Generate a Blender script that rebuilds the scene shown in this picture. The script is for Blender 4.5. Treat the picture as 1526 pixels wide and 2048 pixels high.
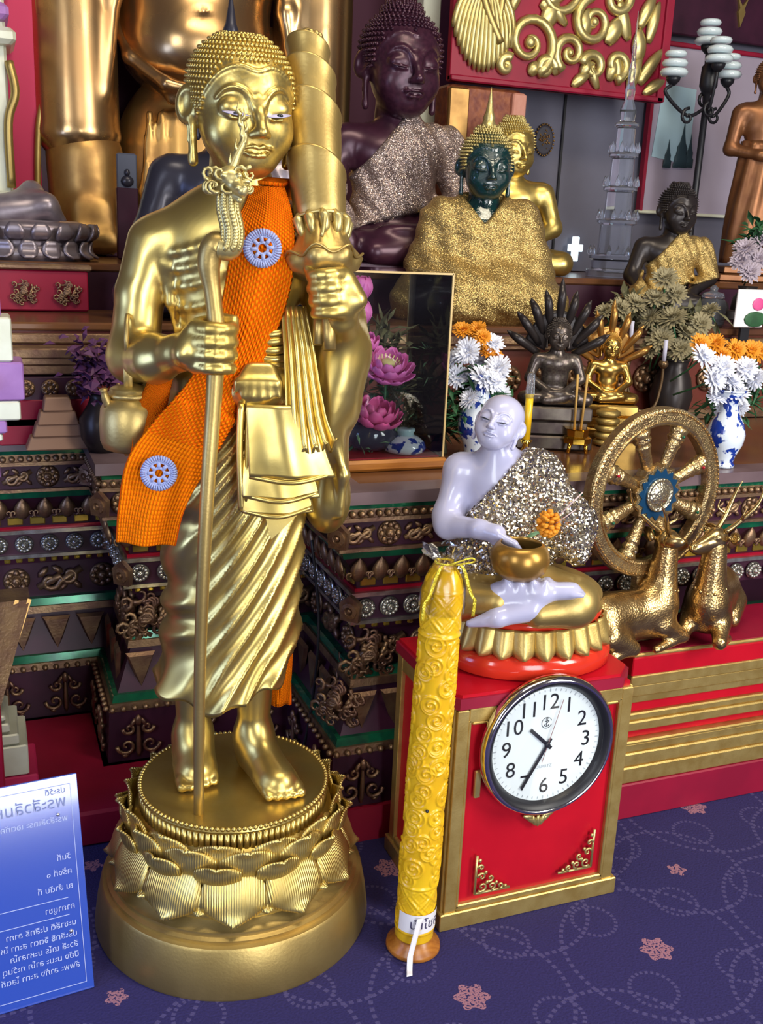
import bpy, math, random
import numpy as np
from mathutils import Vector, Matrix
random.seed(7); np.random.seed(7)
for _o in list(bpy.data.objects): bpy.data.objects.remove(_o)
SC = bpy.context.scene; COL = SC.collection
PI = math.pi
# ---------------------------------------------------------------- camera
F_PX, PITCH, ROLL, YAW = 2000.0, math.radians(15.5), math.radians(2.6), math.radians(22.0)
EYE = Vector((0, 0, 1.25))
_f = Vector((math.sin(YAW)*math.cos(PITCH), math.cos(YAW)*math.cos(PITCH), -math.sin(PITCH)))
_r0 = Vector((math.cos(YAW), -math.sin(YAW), 0)); _u0 = _r0.cross(_f)
_r = _r0*math.cos(ROLL) + _u0*math.sin(ROLL); _u = _u0*math.cos(ROLL) - _r0*math.sin(ROLL)
cd = bpy.data.cameras.new('camera'); cam = bpy.data.objects.new('camera', cd); COL.objects.link(cam)
cd.sensor_fit = 'VERTICAL'; cd.sensor_height = 36.0; cd.lens = 36.0*F_PX/2048
cam.matrix_world = Matrix(((_r.x, _u.x, -_f.x, EYE.x), (_r.y, _u.y, -_f.y, EYE.y), (_r.z, _u.z, -_f.z, EYE.z), (0, 0, 0, 1)))
cd.clip_start = 0.02
SC.camera = cam
# ---------------------------------------------------------------- light
SC.view_settings.view_transform = 'Standard'; SC.view_settings.look = 'None'
SC.view_settings.gamma = 1.0; SC.view_settings.use_curve_mapping = False
SC.view_settings.exposure = 0.35
W = bpy.data.worlds.new('hall_air'); SC.world = W; W.use_nodes = True
W.node_tree.nodes['Background'].inputs[0].default_value = (0.62, 0.50, 0.66, 1)
W.node_tree.nodes['Background'].inputs[1].default_value = 0.10
def area(name, loc, tgt, sx, sy, watt, col):
    l = bpy.data.lights.new(name, 'AREA'); l.shape = 'RECTANGLE'; l.size = sx; l.size_y = sy; l.energy = watt; l.color = col
    o = bpy.data.objects.new(name, l); COL.objects.link(o); o.location = loc
    o.rotation_euler = (Vector(tgt)-Vector(loc)).to_track_quat('-Z', 'Y').to_euler(); return o
area('rear_glare_light', (0.95, -2.4, 1.10), (0.6, 1.7, 0.9), 1.2, 2.1, 75, (0.94, 0.97, 1.0))  # added unseen light, placed so the sign mirrors a pale glare
area('right_window_daylight', (2.5, -0.5, 1.9), (0.8, 1.7, 0.6), 0.7, 1.7, 60, (1.0, 0.96, 0.88))
area('left_window_daylight', (-1.6, -0.6, 1.7), (0.4, 1.7, 0.9), 0.5, 1.6, 26, (0.86, 0.92, 1.0))
area('ceiling_lamp', (0.9, 0.9, 3.3), (1.0, 2.2, 1.0), 1.6, 0.5, 34, (1.0, 0.88, 0.66))
area('blue_sign_light', (-1.25, 1.35, 0.9), (0.0, 1.5, 0.25), 0.5, 0.9, 9, (0.35, 0.5, 1.0))  # small added blue light, aimed at the sign to brighten it
# ---------------------------------------------------------------- materials
def nd(nt, t, **kw):
    n = nt.nodes.new(t)
    for k, v in kw.items(): setattr(n, k, v)
    return n
MATS = {}
def M(name, col, rough=0.5, metal=0.0, col2=None, cscale=8.0, camt=1.0, bump=None, bscale=60.0, bstr=0.2, bdist=0.002, coat=0.0, trans=0.0, ior=1.45, alpha=1.0, emis=None, estr=1.0, rough2=None, spec=None, wave=None, sheen=0.0, coord='Object', stretch=None):
    m = bpy.data.materials.new(name); m.use_nodes = True; nt = m.node_tree; b = nt.nodes['Principled BSDF']
    b.inputs['Base Color'].default_value = (*col, 1); b.inputs['Roughness'].default_value = rough; b.inputs['Metallic'].default_value = metal
    b.inputs['IOR'].default_value = ior; b.inputs['Transmission Weight'].default_value = trans; b.inputs['Alpha'].default_value = alpha
    b.inputs['Coat Weight'].default_value = coat; b.inputs['Coat Roughness'].default_value = 0.08
    b.inputs['Sheen Weight'].default_value = sheen
    if spec is not None: b.inputs['Specular IOR Level'].default_value = spec
    if emis: b.inputs['Emission Color'].default_value = (*emis, 1); b.inputs['Emission Strength'].default_value = estr
    tc = nd(nt, 'ShaderNodeTexCoord'); vec = tc.outputs[coord]
    if stretch:
        mp = nd(nt, 'ShaderNodeMapping'); mp.inputs['Scale'].default_value = stretch; nt.links.new(vec, mp.inputs[0]); vec = mp.outputs[0]
    if col2 is not None or rough2 is not None:
        nz = nd(nt, 'ShaderNodeTexNoise'); nz.inputs['Scale'].default_value = cscale; nz.inputs['Detail'].default_value = 5; nt.links.new(vec, nz.inputs['Vector'])
        rp = nd(nt, 'ShaderNodeMapRange'); rp.inputs[1].default_value = 0.35; rp.inputs[2].default_value = 0.65; nt.links.new(nz.outputs[0], rp.inputs[0])
        if col2 is not None:
            mx = nd(nt, 'ShaderNodeMix', data_type='RGBA'); mx.inputs[6].default_value = (*col, 1); mx.inputs[7].default_value = (*col2, 1)
            nt.links.new(rp.outputs[0], mx.inputs[0]); nt.links.new(mx.outputs[2], b.inputs['Base Color'])
        if rough2 is not None:
            mr = nd(nt, 'ShaderNodeMapRange'); mr.inputs[3].default_value = rough; mr.inputs[4].default_value = rough2
            nt.links.new(rp.outputs[0], mr.inputs[0]); nt.links.new(mr.outputs[0], b.inputs['Roughness'])
    if bump:
        if bump == 'noise':
            t = nd(nt, 'ShaderNodeTexNoise'); t.inputs['Scale'].default_value = bscale; t.inputs['Detail'].default_value = 4; out = t.outputs[0]
        elif bump == 'voronoi':
            t = nd(nt, 'ShaderNodeTexVoronoi'); t.inputs['Scale'].default_value = bscale; out = t.outputs['Distance']
        elif bump == 'facets':
            t = nd(nt, 'ShaderNodeTexVoronoi'); t.inputs['Scale'].default_value = bscale; out = None
        elif bump == 'wave':
            t = nd(nt, 'ShaderNodeTexWave', bands_direction=wave or 'X'); t.inputs['Scale'].default_value = bscale; t.inputs['Distortion'].default_value = 0.6; out = t.outputs[1]
        nt.links.new(vec, t.inputs['Vector'])
        if out is None:      # every cell tilts its own way, like sequins
            ge = nd(nt, 'ShaderNodeNewGeometry'); sb = nd(nt, 'ShaderNodeVectorMath', operation='SUBTRACT'); sb.inputs[1].default_value = (.5, .5, .5)
            sc_ = nd(nt, 'ShaderNodeVectorMath', operation='SCALE'); sc_.inputs['Scale'].default_value = bstr
            ad = nd(nt, 'ShaderNodeVectorMath', operation='ADD'); no = nd(nt, 'ShaderNodeVectorMath', operation='NORMALIZE')
            nt.links.new(t.outputs['Color'], sb.inputs[0]); nt.links.new(sb.outputs[0], sc_.inputs[0]); nt.links.new(sc_.outputs[0], ad.inputs[0])
            nt.links.new(ge.outputs['Normal'], ad.inputs[1]); nt.links.new(ad.outputs[0], no.inputs[0]); nt.links.new(no.outputs[0], b.inputs['Normal'])
        else:
            bp = nd(nt, 'ShaderNodeBump'); bp.inputs['Strength'].default_value = bstr; bp.inputs['Distance'].default_value = bdist
            nt.links.new(out, bp.inputs['Height']); nt.links.new(bp.outputs[0], b.inputs['Normal'])
    MATS[name] = m; return m
gold = M('gold_paint', (0.66, 0.51, 0.17), 0.29, 0.92, col2=(0.57, 0.41, 0.11), cscale=14, rough2=0.40, bump='noise', bscale=380, bstr=0.10, bdist=0.0006)
gold_petal = M('gold_petal_paint', (0.70, 0.56, 0.20), 0.38, 0.9, col2=(0.60, 0.42, 0.11), cscale=20, bump='wave', bscale=75, bstr=0.5, bdist=0.002)
gold_dull = M('dull_gold_paint', (0.53, 0.39, 0.14), 0.42, 0.85, col2=(0.43, 0.30, 0.10), cscale=9, bump='noise', bscale=200, bstr=0.12)
gold_brown = M('brown_gilding', (0.50, 0.30, 0.10), 0.36, 0.9, col2=(0.34, 0.19, 0.07), cscale=12, rough2=0.5)
gold_leaf = M('big_statue_gilding', (0.60, 0.40, 0.19), 0.22, 0.95, col2=(0.48, 0.28, 0.12), cscale=5, rough2=0.32)
gold_trim = M('gilt_trim', (0.62, 0.46, 0.16), 0.4, 0.75, col2=(0.5, 0.34, 0.1), cscale=30, bump='noise', bscale=300, bstr=0.15)
gold_carve = M('gilt_carving', (0.64, 0.54, 0.24), 0.38, 0.8, col2=(0.52, 0.41, 0.15), cscale=20)
altar_gilt = M('tarnished_altar_gilding', (0.34, 0.22, 0.12), 0.42, 0.8, col2=(0.2, 0.11, 0.08), cscale=25, bump='noise', bscale=160, bstr=0.4)
altar_dark = M('dark_maroon_lacquer', (0.052, 0.011, 0.030), 0.4, 0.1, col2=(0.034, 0.008, 0.022), cscale=12)
altar_top = M('altar_top_stone', (0.16, 0.11, 0.12), 0.28, 0.0, col2=(0.12, 0.08, 0.09), cscale=10)
altar_brown = M('brown_altar_top', (0.17, 0.07, 0.025), 0.22, 0.1, col2=(0.12, 0.05, 0.03), cscale=8)
green_glass = M('green_mirror_glass', (0.01, 0.16, 0.07), 0.12, 0.3, col2=(0.01, 0.08, 0.05), cscale=30)
silver_glass = M('silver_mirror_glass', (0.55, 0.55, 0.5), 0.2, 0.8, col2=(0.3, 0.27, 0.24), cscale=40)
amber_glass = M('amber_mirror_glass', (0.5, 0.36, 0.06), 0.15, 0.7)
ruby = M('ruby_glass', (0.4, 0.01, 0.03), 0.1, 0.2)
red = M('red_enamel', (0.52, 0.006, 0.018), 0.35, 0.0, col2=(0.42, 0.004, 0.015), cscale=6, spec=0.35)
red_dark = M('crimson_paint', (0.30, 0.004, 0.03), 0.5, 0.0, col2=(0.22, 0.003, 0.025), cscale=5)
red_pink = M('pinkish_red_paint', (0.55, 0.02, 0.10), 0.55)
red_glossy = M('glossy_vermilion', (0.62, 0.035, 0.015), 0.15, 0.0, coat=0.4)
porcelain = M('pale_lilac_enamel', (0.47, 0.47, 0.66), 0.25, 0.0, coat=0.4)
orange_wool = M('orange_knitted_wool', (0.90, 0.15, 0.004), 0.9, 0.0, col2=(0.8, 0.11, 0.003), cscale=60, spec=0.08)
blue_yarn = M('pale_blue_yarn', (0.36, 0.42, 0.72), 0.9, bump='noise', bscale=900, bstr=0.8, bdist=0.002)
wax = M('yellow_wax', (0.80, 0.50, 0.012), 0.3, 0.0, col2=(0.72, 0.40, 0.008), cscale=10, coat=0.25)
wax.node_tree.nodes['Principled BSDF'].inputs['Subsurface Weight'].default_value = 0.15
wax.node_tree.nodes['Principled BSDF'].inputs['Subsurface Radius'].default_value = (0.02, 0.01, 0.003)
chrome = M('chrome', (0.75, 0.74, 0.74), 0.1, 1.0)
black = M('black_paint', (0.012, 0.012, 0.016), 0.4)
dial = M('white_dial', (0.80, 0.88, 0.90), 0.5)
dial_grey = M('grey_print', (0.45, 0.5, 0.55), 0.6)
glass = M('clear_glass', (0.95, 0.97, 1.0), 0.02, 0.0, trans=1.0, ior=1.15)
crystal = M('clear_crystal', (0.8, 0.86, 1.0), 0.04, 0.0, trans=0.92, ior=1.3)
wood = M('varnished_wood', (0.42, 0.16, 0.025), 0.3, col2=(0.3, 0.1, 0.015), cscale=12, stretch=(1, 12, 12))
paper = M('white_paper', (0.75, 0.73, 0.76), 0.7)
sequin = M('silver_sequin_cloth', (0.62, 0.56, 0.46), 0.22, 0.9, col2=(0.45, 0.38, 0.27), cscale=60, bump='facets', bscale=260, bstr=1.5)
sequin_gold = M('gold_sequin_cloth', (0.62, 0.45, 0.17), 0.34, 0.85, col2=(0.48, 0.33, 0.12), cscale=70, bump='facets', bscale=330, bstr=1.1)
sequin_pink = M('rose_sequin_cloth', (0.50, 0.40, 0.36), 0.3, 0.75, col2=(0.33, 0.24, 0.22), cscale=45, bump='facets', bscale=300, bstr=1.2)
purple_dark = M('dark_purple_bronze', (0.055, 0.016, 0.032), 0.3, 0.3, col2=(0.035, 0.01, 0.022), cscale=10)
slate = M('dark_slate_bronze', (0.035, 0.034, 0.05), 0.3, 0.35)
emerald = M('dark_green_glass', (0.002, 0.014, 0.018), 0.06, 0.0, col2=(0.002, 0.035, 0.032), cscale=25, coat=1.0, bump='voronoi', bscale=90, bstr=0.25)
bronze_brown = M('brown_bronze', (0.25, 0.11, 0.045), 0.38, 0.6, col2=(0.18, 0.07, 0.03), cscale=14)
bronze_black = M('black_bronze', (0.03, 0.024, 0.024), 0.34, 0.4)
bronze_green = M('dark_grey_bronze', (0.13, 0.11, 0.09), 0.3, 0.7, col2=(0.07, 0.05, 0.05), cscale=30)
brass = M('brass', (0.6, 0.38, 0.1), 0.25, 0.95)
brass_dark = M('aged_brass', (0.2, 0.13, 0.07), 0.35, 0.8)
shiny_gold = M('polished_gold', (0.85, 0.55, 0.08), 0.12, 1.0)
deer_gold = M('textured_deer_gold', (0.52, 0.36, 0.16), 0.28, 0.95, col2=(0.4, 0.25, 0.1), cscale=40, bump='voronoi', bscale=230, bstr=0.4, bdist=0.0015)
deer_smooth = M('smooth_deer_gold', (0.56, 0.41, 0.19), 0.25, 0.95, col2=(0.42, 0.28, 0.11), cscale=25)
wheel_gold = M('chased_wheel_gold', (0.56, 0.42, 0.20), 0.3, 0.9, col2=(0.38, 0.25, 0.12), cscale=60, bump='voronoi', bscale=240, bstr=0.6, bdist=0.0015)
wheel_blue = M('blue_enamel', (0.012, 0.06, 0.14), 0.15, 0.3)
leaf_green = M('leaf_green', (0.035, 0.13, 0.05), 0.5, col2=(0.02, 0.075, 0.03), cscale=30)
leaf_pale = M('pale_green_leaf', (0.18, 0.33, 0.16), 0.5)
leaf_dim = M('olive_foliage', (0.16, 0.15, 0.075), 0.6, col2=(0.09, 0.085, 0.04), cscale=30)
petal_white = M('white_petal', (0.74, 0.76, 0.86), 0.6)
petal_lilac = M('dim_lilac_petal', (0.45, 0.38, 0.45), 0.7)
petal_cream = M('dim_cream_petal', (0.27, 0.23, 0.13), 0.7)
petal_orange = M('orange_petal', (0.72, 0.27, 0.012), 0.6)
petal_pink = M('pink_lotus_petal', (0.80, 0.22, 0.56), 0.45, col2=(0.72, 0.12, 0.42), cscale=18)
petal_rose = M('rose_lotus_petal', (0.76, 0.12, 0.32), 0.45, col2=(0.62, 0.06, 0.24), cscale=18)
petal_purple = M('purple_orchid_petal', (0.10, 0.03, 0.10), 0.6)
cream = M('cream_stamen', (0.7, 0.6, 0.25), 0.6)
eye_white = M('painted_eye_white', (0.36, 0.34, 0.50), 0.3)
eye_dark = M('painted_iris', (0.01, 0.012, 0.02), 0.15)
wall_grey = M('blue_grey_wall_paint', (0.13, 0.13, 0.18), 0.6, col2=(0.105, 0.10, 0.14), cscale=3)
wall_lilac = M('lilac_wall_paint', (0.38, 0.33, 0.42), 0.6, col2=(0.33, 0.28, 0.36), cscale=4)
pale_blue = M('pale_blue_print', (0.42, 0.6, 0.68), 0.4)
teal_dark = M('dark_teal_print', (0.03, 0.06, 0.075), 0.5)
pale_stone = M('pale_gilt_stone', (0.78, 0.8, 0.66), 0.4, 0.2, col2=(0.66, 0.66, 0.5), cscale=12)
lilac_stone = M('lilac_tint', (0.45, 0.22, 0.55), 0.5, col2=(0.36, 0.16, 0.45), cscale=25)
silver_grey = M('dull_silver', (0.3, 0.26, 0.29), 0.35, 0.6, col2=(0.2, 0.16, 0.19), cscale=20)
orange_pattern = M('orange_patterned_column', (0.26, 0.08, 0.03), 0.5, 0.2, col2=(0.14, 0.03, 0.02), cscale=40, bump='voronoi', bscale=60, bstr=0.4)
lamp_white = M('opal_lamp_glass', (0.62, 0.72, 0.75), 0.15, coat=0.5)
def thin_glass(name, tint=(0.9, 0.95, 1.0), gain=1.6, rough=0.03):      # a flat pane: clear, with a mirror sheen that grows at grazing angles
    m = bpy.data.materials.new(name); m.use_nodes = True; nt = m.node_tree; nt.nodes.clear(); o = nd(nt, 'ShaderNodeOutputMaterial'); mx = nd(nt, 'ShaderNodeMixShader'); tr = nd(nt, 'ShaderNodeBsdfTransparent'); gl = nd(nt, 'ShaderNodeBsdfGlossy'); fr = nd(nt, 'ShaderNodeFresnel'); ml = nd(nt, 'ShaderNodeMath', operation='MULTIPLY', use_clamp=True)
    tr.inputs[0].default_value = (*tint, 1); gl.inputs['Roughness'].default_value = rough; fr.inputs[0].default_value = 1.5; ml.inputs[1].default_value = gain
    nt.links.new(fr.outputs[0], ml.inputs[0]); nt.links.new(ml.outputs[0], mx.inputs[0]); nt.links.new(tr.outputs[0], mx.inputs[1]); nt.links.new(gl.outputs[0], mx.inputs[2]); nt.links.new(mx.outputs[0], o.inputs[0]); MATS[name] = m; return m
# blue-and-white porcelain and the carpet need their own node graphs
def porcelain_print():
    m = M('blue_and_white_porcelain', (0.72, 0.78, 0.86), 0.12, coat=0.6); nt = m.node_tree; b = nt.nodes['Principled BSDF']
    tc = nd(nt, 'ShaderNodeTexCoord'); nz = nd(nt, 'ShaderNodeTexNoise'); nz.inputs['Scale'].default_value = 42; nz.inputs['Detail'].default_value = 3
    rp = nd(nt, 'ShaderNodeMapRange'); rp.inputs[1].default_value = 0.52; rp.inputs[2].default_value = 0.56
    mx = nd(nt, 'ShaderNodeMix', data_type='RGBA'); mx.inputs[6].default_value = (0.70, 0.77, 0.86, 1); mx.inputs[7].default_value = (0.01, 0.04, 0.30, 1)
    nt.links.new(tc.outputs['Object'], nz.inputs['Vector']); nt.links.new(nz.outputs[0], rp.inputs[0]); nt.links.new(rp.outputs[0], mx.inputs[0]); nt.links.new(mx.outputs[2], b.inputs['Base Color'])
    return m
blue_white = porcelain_print()
def carpet():
    m = M('blue_patterned_carpet', (0.02, 0.02, 0.11), 0.95); nt = m.node_tree; b = nt.nodes['Principled BSDF']
    L = nt.links.new
    tc = nd(nt, 'ShaderNodeTexCoord'); sp = nd(nt, 'ShaderNodeSeparateXYZ'); L(tc.outputs['Object'], sp.inputs[0])
    def mt(op, a, c=None, d=None):
        n = nd(nt, 'ShaderNodeMath', operation=op)
        for i, v in enumerate((a, c, d)):
            if v is None: continue
            if isinstance(v, (int, float)): n.inputs[i].default_value = v
            else: L(v, n.inputs[i])
        return n.outputs[0]
    def lattice(s, ox, oy):
        x = mt('SUBTRACT', mt('FRACT', mt('ADD', mt('DIVIDE', sp.outputs[0], s), ox)), .5); y = mt('SUBTRACT', mt('FRACT', mt('ADD', mt('DIVIDE', sp.outputs[1], s), oy)), .5)
        return mt('SQRT', mt('ADD', mt('MULTIPLY', x, x), mt('MULTIPLY', y, y))), mt('ARCTAN2', y, x)
    def ring(r, a, rad, w, n):
        k = mt('LESS_THAN', mt('ABSOLUTE', mt('SUBTRACT', r, rad)), w)
        return mt('MULTIPLY', k, mt('GREATER_THAN', mt('SINE', mt('MULTIPLY', a, n)), -0.2))
    r1, a1 = lattice(.19, .1, .35); r2, a2 = lattice(.38, .62, .2); r3, a3 = lattice(.38, .12, .7)
    lines = mt('MAXIMUM', mt('MAXIMUM', ring(r1, a1, .22, .018, 26), ring(r2, a2, .46, .010, 70)), ring(r3, a3, .36, .010, 60))
    f1 = mt('LESS_THAN', mt('ADD', r2, mt('MULTIPLY', mt('SINE', mt('MULTIPLY', a2, 6)), .012)), .075); f2 = mt('LESS_THAN', mt('ADD', r3, mt('MULTIPLY', mt('SINE', mt('MULTIPLY', a3, 5)), .01)), .045)
    fl = mt('MAXIMUM', f1, f2)
    nz = nd(nt, 'ShaderNodeTexNoise'); nz.inputs['Scale'].default_value = 230; nz.inputs['Detail'].default_value = 2; L(tc.outputs['Object'], nz.inputs['Vector'])
    fl = mt('MULTIPLY', fl, mt('GREATER_THAN', nz.outputs[0], .44))
    big = nd(nt, 'ShaderNodeTexNoise'); big.inputs['Scale'].default_value = 5; L(tc.outputs['Object'], big.inputs['Vector'])
    base = nd(nt, 'ShaderNodeMix', data_type='RGBA'); base.inputs[6].default_value = (0.012, 0.009, 0.060, 1); base.inputs[7].default_value = (0.028, 0.022, 0.13, 1); L(nz.outputs[0], base.inputs[0])
    m1 = nd(nt, 'ShaderNodeMix', data_type='RGBA'); m1.inputs[7].default_value = (0.10, 0.085, 0.22, 1); L(base.outputs[2], m1.inputs[6]); L(mt('MULTIPLY', lines, .5), m1.inputs[0])
    m2 = nd(nt, 'ShaderNodeMix', data_type='RGBA'); m2.inputs[7].default_value = (0.30, 0.14, 0.19, 1); L(m1.outputs[2], m2.inputs[6]); L(fl, m2.inputs[0])
    L(m2.outputs[2], b.inputs['Base Color'])
    bp = nd(nt, 'ShaderNodeBump'); bp.inputs['Strength'].default_value = .6; bp.inputs['Distance'].default_value = .003; L(nz.outputs[0], bp.inputs['Height']); L(bp.outputs[0], b.inputs['Normal'])
    return m
carpet_mat = carpet()
# ---------------------------------------------------------------- mesh tools
def link(name, me, mat=None, parent=None, loc=(0, 0, 0), rot=(0, 0, 0), scale=None):
    o = bpy.data.objects.new(name, me); COL.objects.link(o)
    if mat is not None and me is not None and not me.materials: me.materials.append(mat)
    if parent is not None: o.parent = parent
    o.location = loc; o.rotation_euler = rot
    if scale is not None: o.scale = scale if hasattr(scale, '__len__') else (scale,)*3
    return o
def rawmesh(name, v, f, smooth=True):
    me = bpy.data.meshes.new(name); me.from_pydata([tuple(p) for p in v], [], [tuple(q) for q in f])
    if smooth: me.shade_smooth()
    me.update(); return me
def tag(o, label=None, cat=None, group=None, kind=None):
    if label: o['label'] = label
    if cat: o['category'] = cat
    if group: o['group'] = group
    if kind: o['kind'] = kind
    return o
def thing(name, label, cat, loc=(0, 0, 0), rz=0.0, group=None):
    o = bpy.data.objects.new(name, None); COL.objects.link(o); o.location = loc; o.rotation_euler = (0, 0, rz); o.empty_display_size = .05
    return tag(o, label, cat, group)
def rotm(rx=0, ry=0, rz=0):
    return np.array((Matrix.Rotation(rz, 3, 'Z') @ Matrix.Rotation(ry, 3, 'Y') @ Matrix.Rotation(rx, 3, 'X')))
def frame_to(d, up=(0, 0, 1)):      # 3x3 whose third column is d
    d = np.array(d, float); d /= np.linalg.norm(d); x = np.cross(up, d)
    if np.linalg.norm(x) < 1e-4: x = np.cross((0, 1, 0), d)
    x /= np.linalg.norm(x); return np.stack([x, np.cross(d, x), d], 1)
def catmull(pts, n=6):
    P = [np.array(p, float) for p in pts]; P = [2*P[0]-P[1]] + P + [2*P[-1]-P[-2]]; out = []
    for i in range(1, len(P)-2):
        for k in range(n):
            t = k/n; a, b, c, d = P[i-1:i+3]
            out.append(.5*((2*b)+(-a+c)*t+(2*a-5*b+4*c-d)*t*t+(-a+3*b-3*c+d)*t**3))
    out.append(P[-2]); return np.array(out)
class MB:
    def __init__(s): s.v = []; s.f = []
    def add(s, v, f, T=None, R=None, sc=None):
        v = np.array(v, float).reshape(-1, 3)
        if sc is not None: v = v*np.array(sc)
        if R is not None: v = v @ np.array(R).T
        if T is not None: v = v + np.array(T)
        n = len(s.v); s.v.extend(v.tolist()); s.f.extend([tuple(i+n for i in q) for q in f]); return s
    def box(s, c, d, R=None, taper=1.0, bev=0.0):
        x, y, z = d[0]/2, d[1]/2, d[2]/2; t = taper
        if bev <= 0:
            v = [(-x, -y, -z), (x, -y, -z), (x, y, -z), (-x, y, -z), (-x*t, -y*t, z), (x*t, -y*t, z), (x*t, y*t, z), (-x*t, y*t, z)]
            return s.add(v, [(0, 3, 2, 1), (4, 5, 6, 7), (0, 1, 5, 4), (1, 2, 6, 5), (2, 3, 7, 6), (3, 0, 4, 7)], c, R)
        b = min(bev, x, y, z); rings = []
        for zz, ins, k in ((-z, b, 1), (-z+b, 0, 1), (z-b, 0, t), (z, b, t)):
            X, Y = (x-ins)*k, (y-ins)*k; bb = b*.7
            rings.append([(-X+bb, -Y, zz), (X-bb, -Y, zz), (X, -Y+bb, zz), (X, Y-bb, zz), (X-bb, Y, zz), (-X+bb, Y, zz), (-X, Y-bb, zz), (-X, -Y+bb, zz)])
        return s.rings(rings, c, R)
    def rings(s, rings, c=None, R=None, closed=True, caps=True):
        n = len(rings[0]); v = [p for r in rings for p in r]; f = []
        for i in range(len(rings)-1):
            for j in range(n if closed else n-1):
                k = (j+1) % n; f.append((i*n+j, i*n+k, (i+1)*n+k, (i+1)*n+j))
        if caps: f.append(tuple(range(n-1, -1, -1))); f.append(tuple(range((len(rings)-1)*n, len(rings)*n)))
        return s.add(v, f, c, R)
    def lathe(s, prof, n=32, c=None, R=None, sq=1.0, fn=None, caps=True):
        rings = []
        for r, z in prof:
            ring = []
            for j in range(n):
                a = 2*PI*j/n; rr = r*(fn(a, z) if fn else 1.0); ring.append((rr*math.cos(a), rr*sq*math.sin(a), z))
            rings.append(ring)
        return s.rings(rings, c, R, caps=caps)
    def tube(s, pts, rad, n=8, caps=True, flat=1.0, up=(0, 0, 1)):
        P = [np.array(p, float) for p in pts]; m = len(P); rad = [rad]*m if np.isscalar(rad) else rad; rings = []; X = None
        for i in range(m):
            d = P[min(i+1, m-1)]-P[max(i-1, 0)]; L = np.linalg.norm(d); d = d/(L if L > 1e-9 else 1)
            if X is None: X = frame_to(d, up)[:, 0]
            X = X - d*(X@d); X = X/(np.linalg.norm(X)+1e-12); Y = np.cross(d, X)
            rings.append([P[i]+rad[i]*(math.cos(2*PI*j/n)*X+flat*math.sin(2*PI*j/n)*Y) for j in range(n)])
        return s.rings(rings, caps=caps)
    def ball(s, c, r, nu=10, nv=6, R=None):
        r = (r, r, r) if np.isscalar(r) else r; v = [(0, 0, -r[2])]; f = []
        for i in range(1, nv):
            t = -PI/2+PI*i/nv
            for j in range(nu): a = 2*PI*j/nu; v.append((r[0]*math.cos(t)*math.cos(a), r[1]*math.cos(t)*math.sin(a), r[2]*math.sin(t)))
        v.append((0, 0, r[2])); e = len(v)-1
        for j in range(nu):
            k = (j+1) % nu; f.append((0, 1+k, 1+j)); f.append((e, e-nu+j, e-nu+k))
            for i in range(nv-2): a = 1+i*nu; f.append((a+j, a+k, a+nu+k, a+nu+j))
        return s.add(v, f, c, R)
    def cone(s, a, b, ra, rb, n=10): return s.tube([a, b], [ra, rb], n)
    def grid(s, fn, nu, nv, thick=None, wrapu=False):
        U = np.linspace(0, 1, nu); V = np.linspace(0, 1, nv)
        P = np.array([[fn(u, v) for u in U] for v in V])
        f = [(j*nu+i, j*nu+i+1, (j+1)*nu+i+1, (j+1)*nu+i) for j in range(nv-1) for i in range(nu-1)]
        if thick is None: return s.add(P.reshape(-1, 3), f)
        du = np.gradient(P, axis=1); dv = np.gradient(P, axis=0); N = np.cross(du, dv); N /= np.linalg.norm(N, axis=2, keepdims=True)+1e-12
        A = (P+N*thick/2).reshape(-1, 3); B = (P-N*thick/2).reshape(-1, 3); m = nu*nv
        g = list(f)+[tuple(m+i for i in q[::-1]) for q in f]
        rim = [i for i in range(nu)] + [j*nu+nu-1 for j in range(1, nv)] + [(nv-1)*nu+i for i in range(nu-2, -1, -1)] + [j*nu for j in range(nv-2, 0, -1)]
        for i in range(len(rim)): a, b = rim[i], rim[(i+1) % len(rim)]; g.append((b, a, a+m, b+m))
        return s.add(np.concatenate([A, B]), g)
    def prism(s, out, z0, z1, c=None, R=None):
        return s.rings([[(x, y, z0) for x, y in out], [(x, y, z1) for x, y in out]], c, R)
    def mesh(s, name='part', smooth=True): return rawmesh(name, s.v, s.f, smooth)
    def build(s, name, mat, parent=None, smooth=True, loc=(0, 0, 0), rot=(0, 0, 0), auto=None):
        me = s.mesh(name, smooth)
        if auto: me.set_sharp_from_angle(angle=math.radians(auto))
        return link(name, me, mat, parent, loc, rot)
def dup(o, parent=None, **kw):
    c = o.copy(); COL.objects.link(c); c.parent = parent
    for k, v in kw.items(): setattr(c, k, v)
    return c
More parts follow.
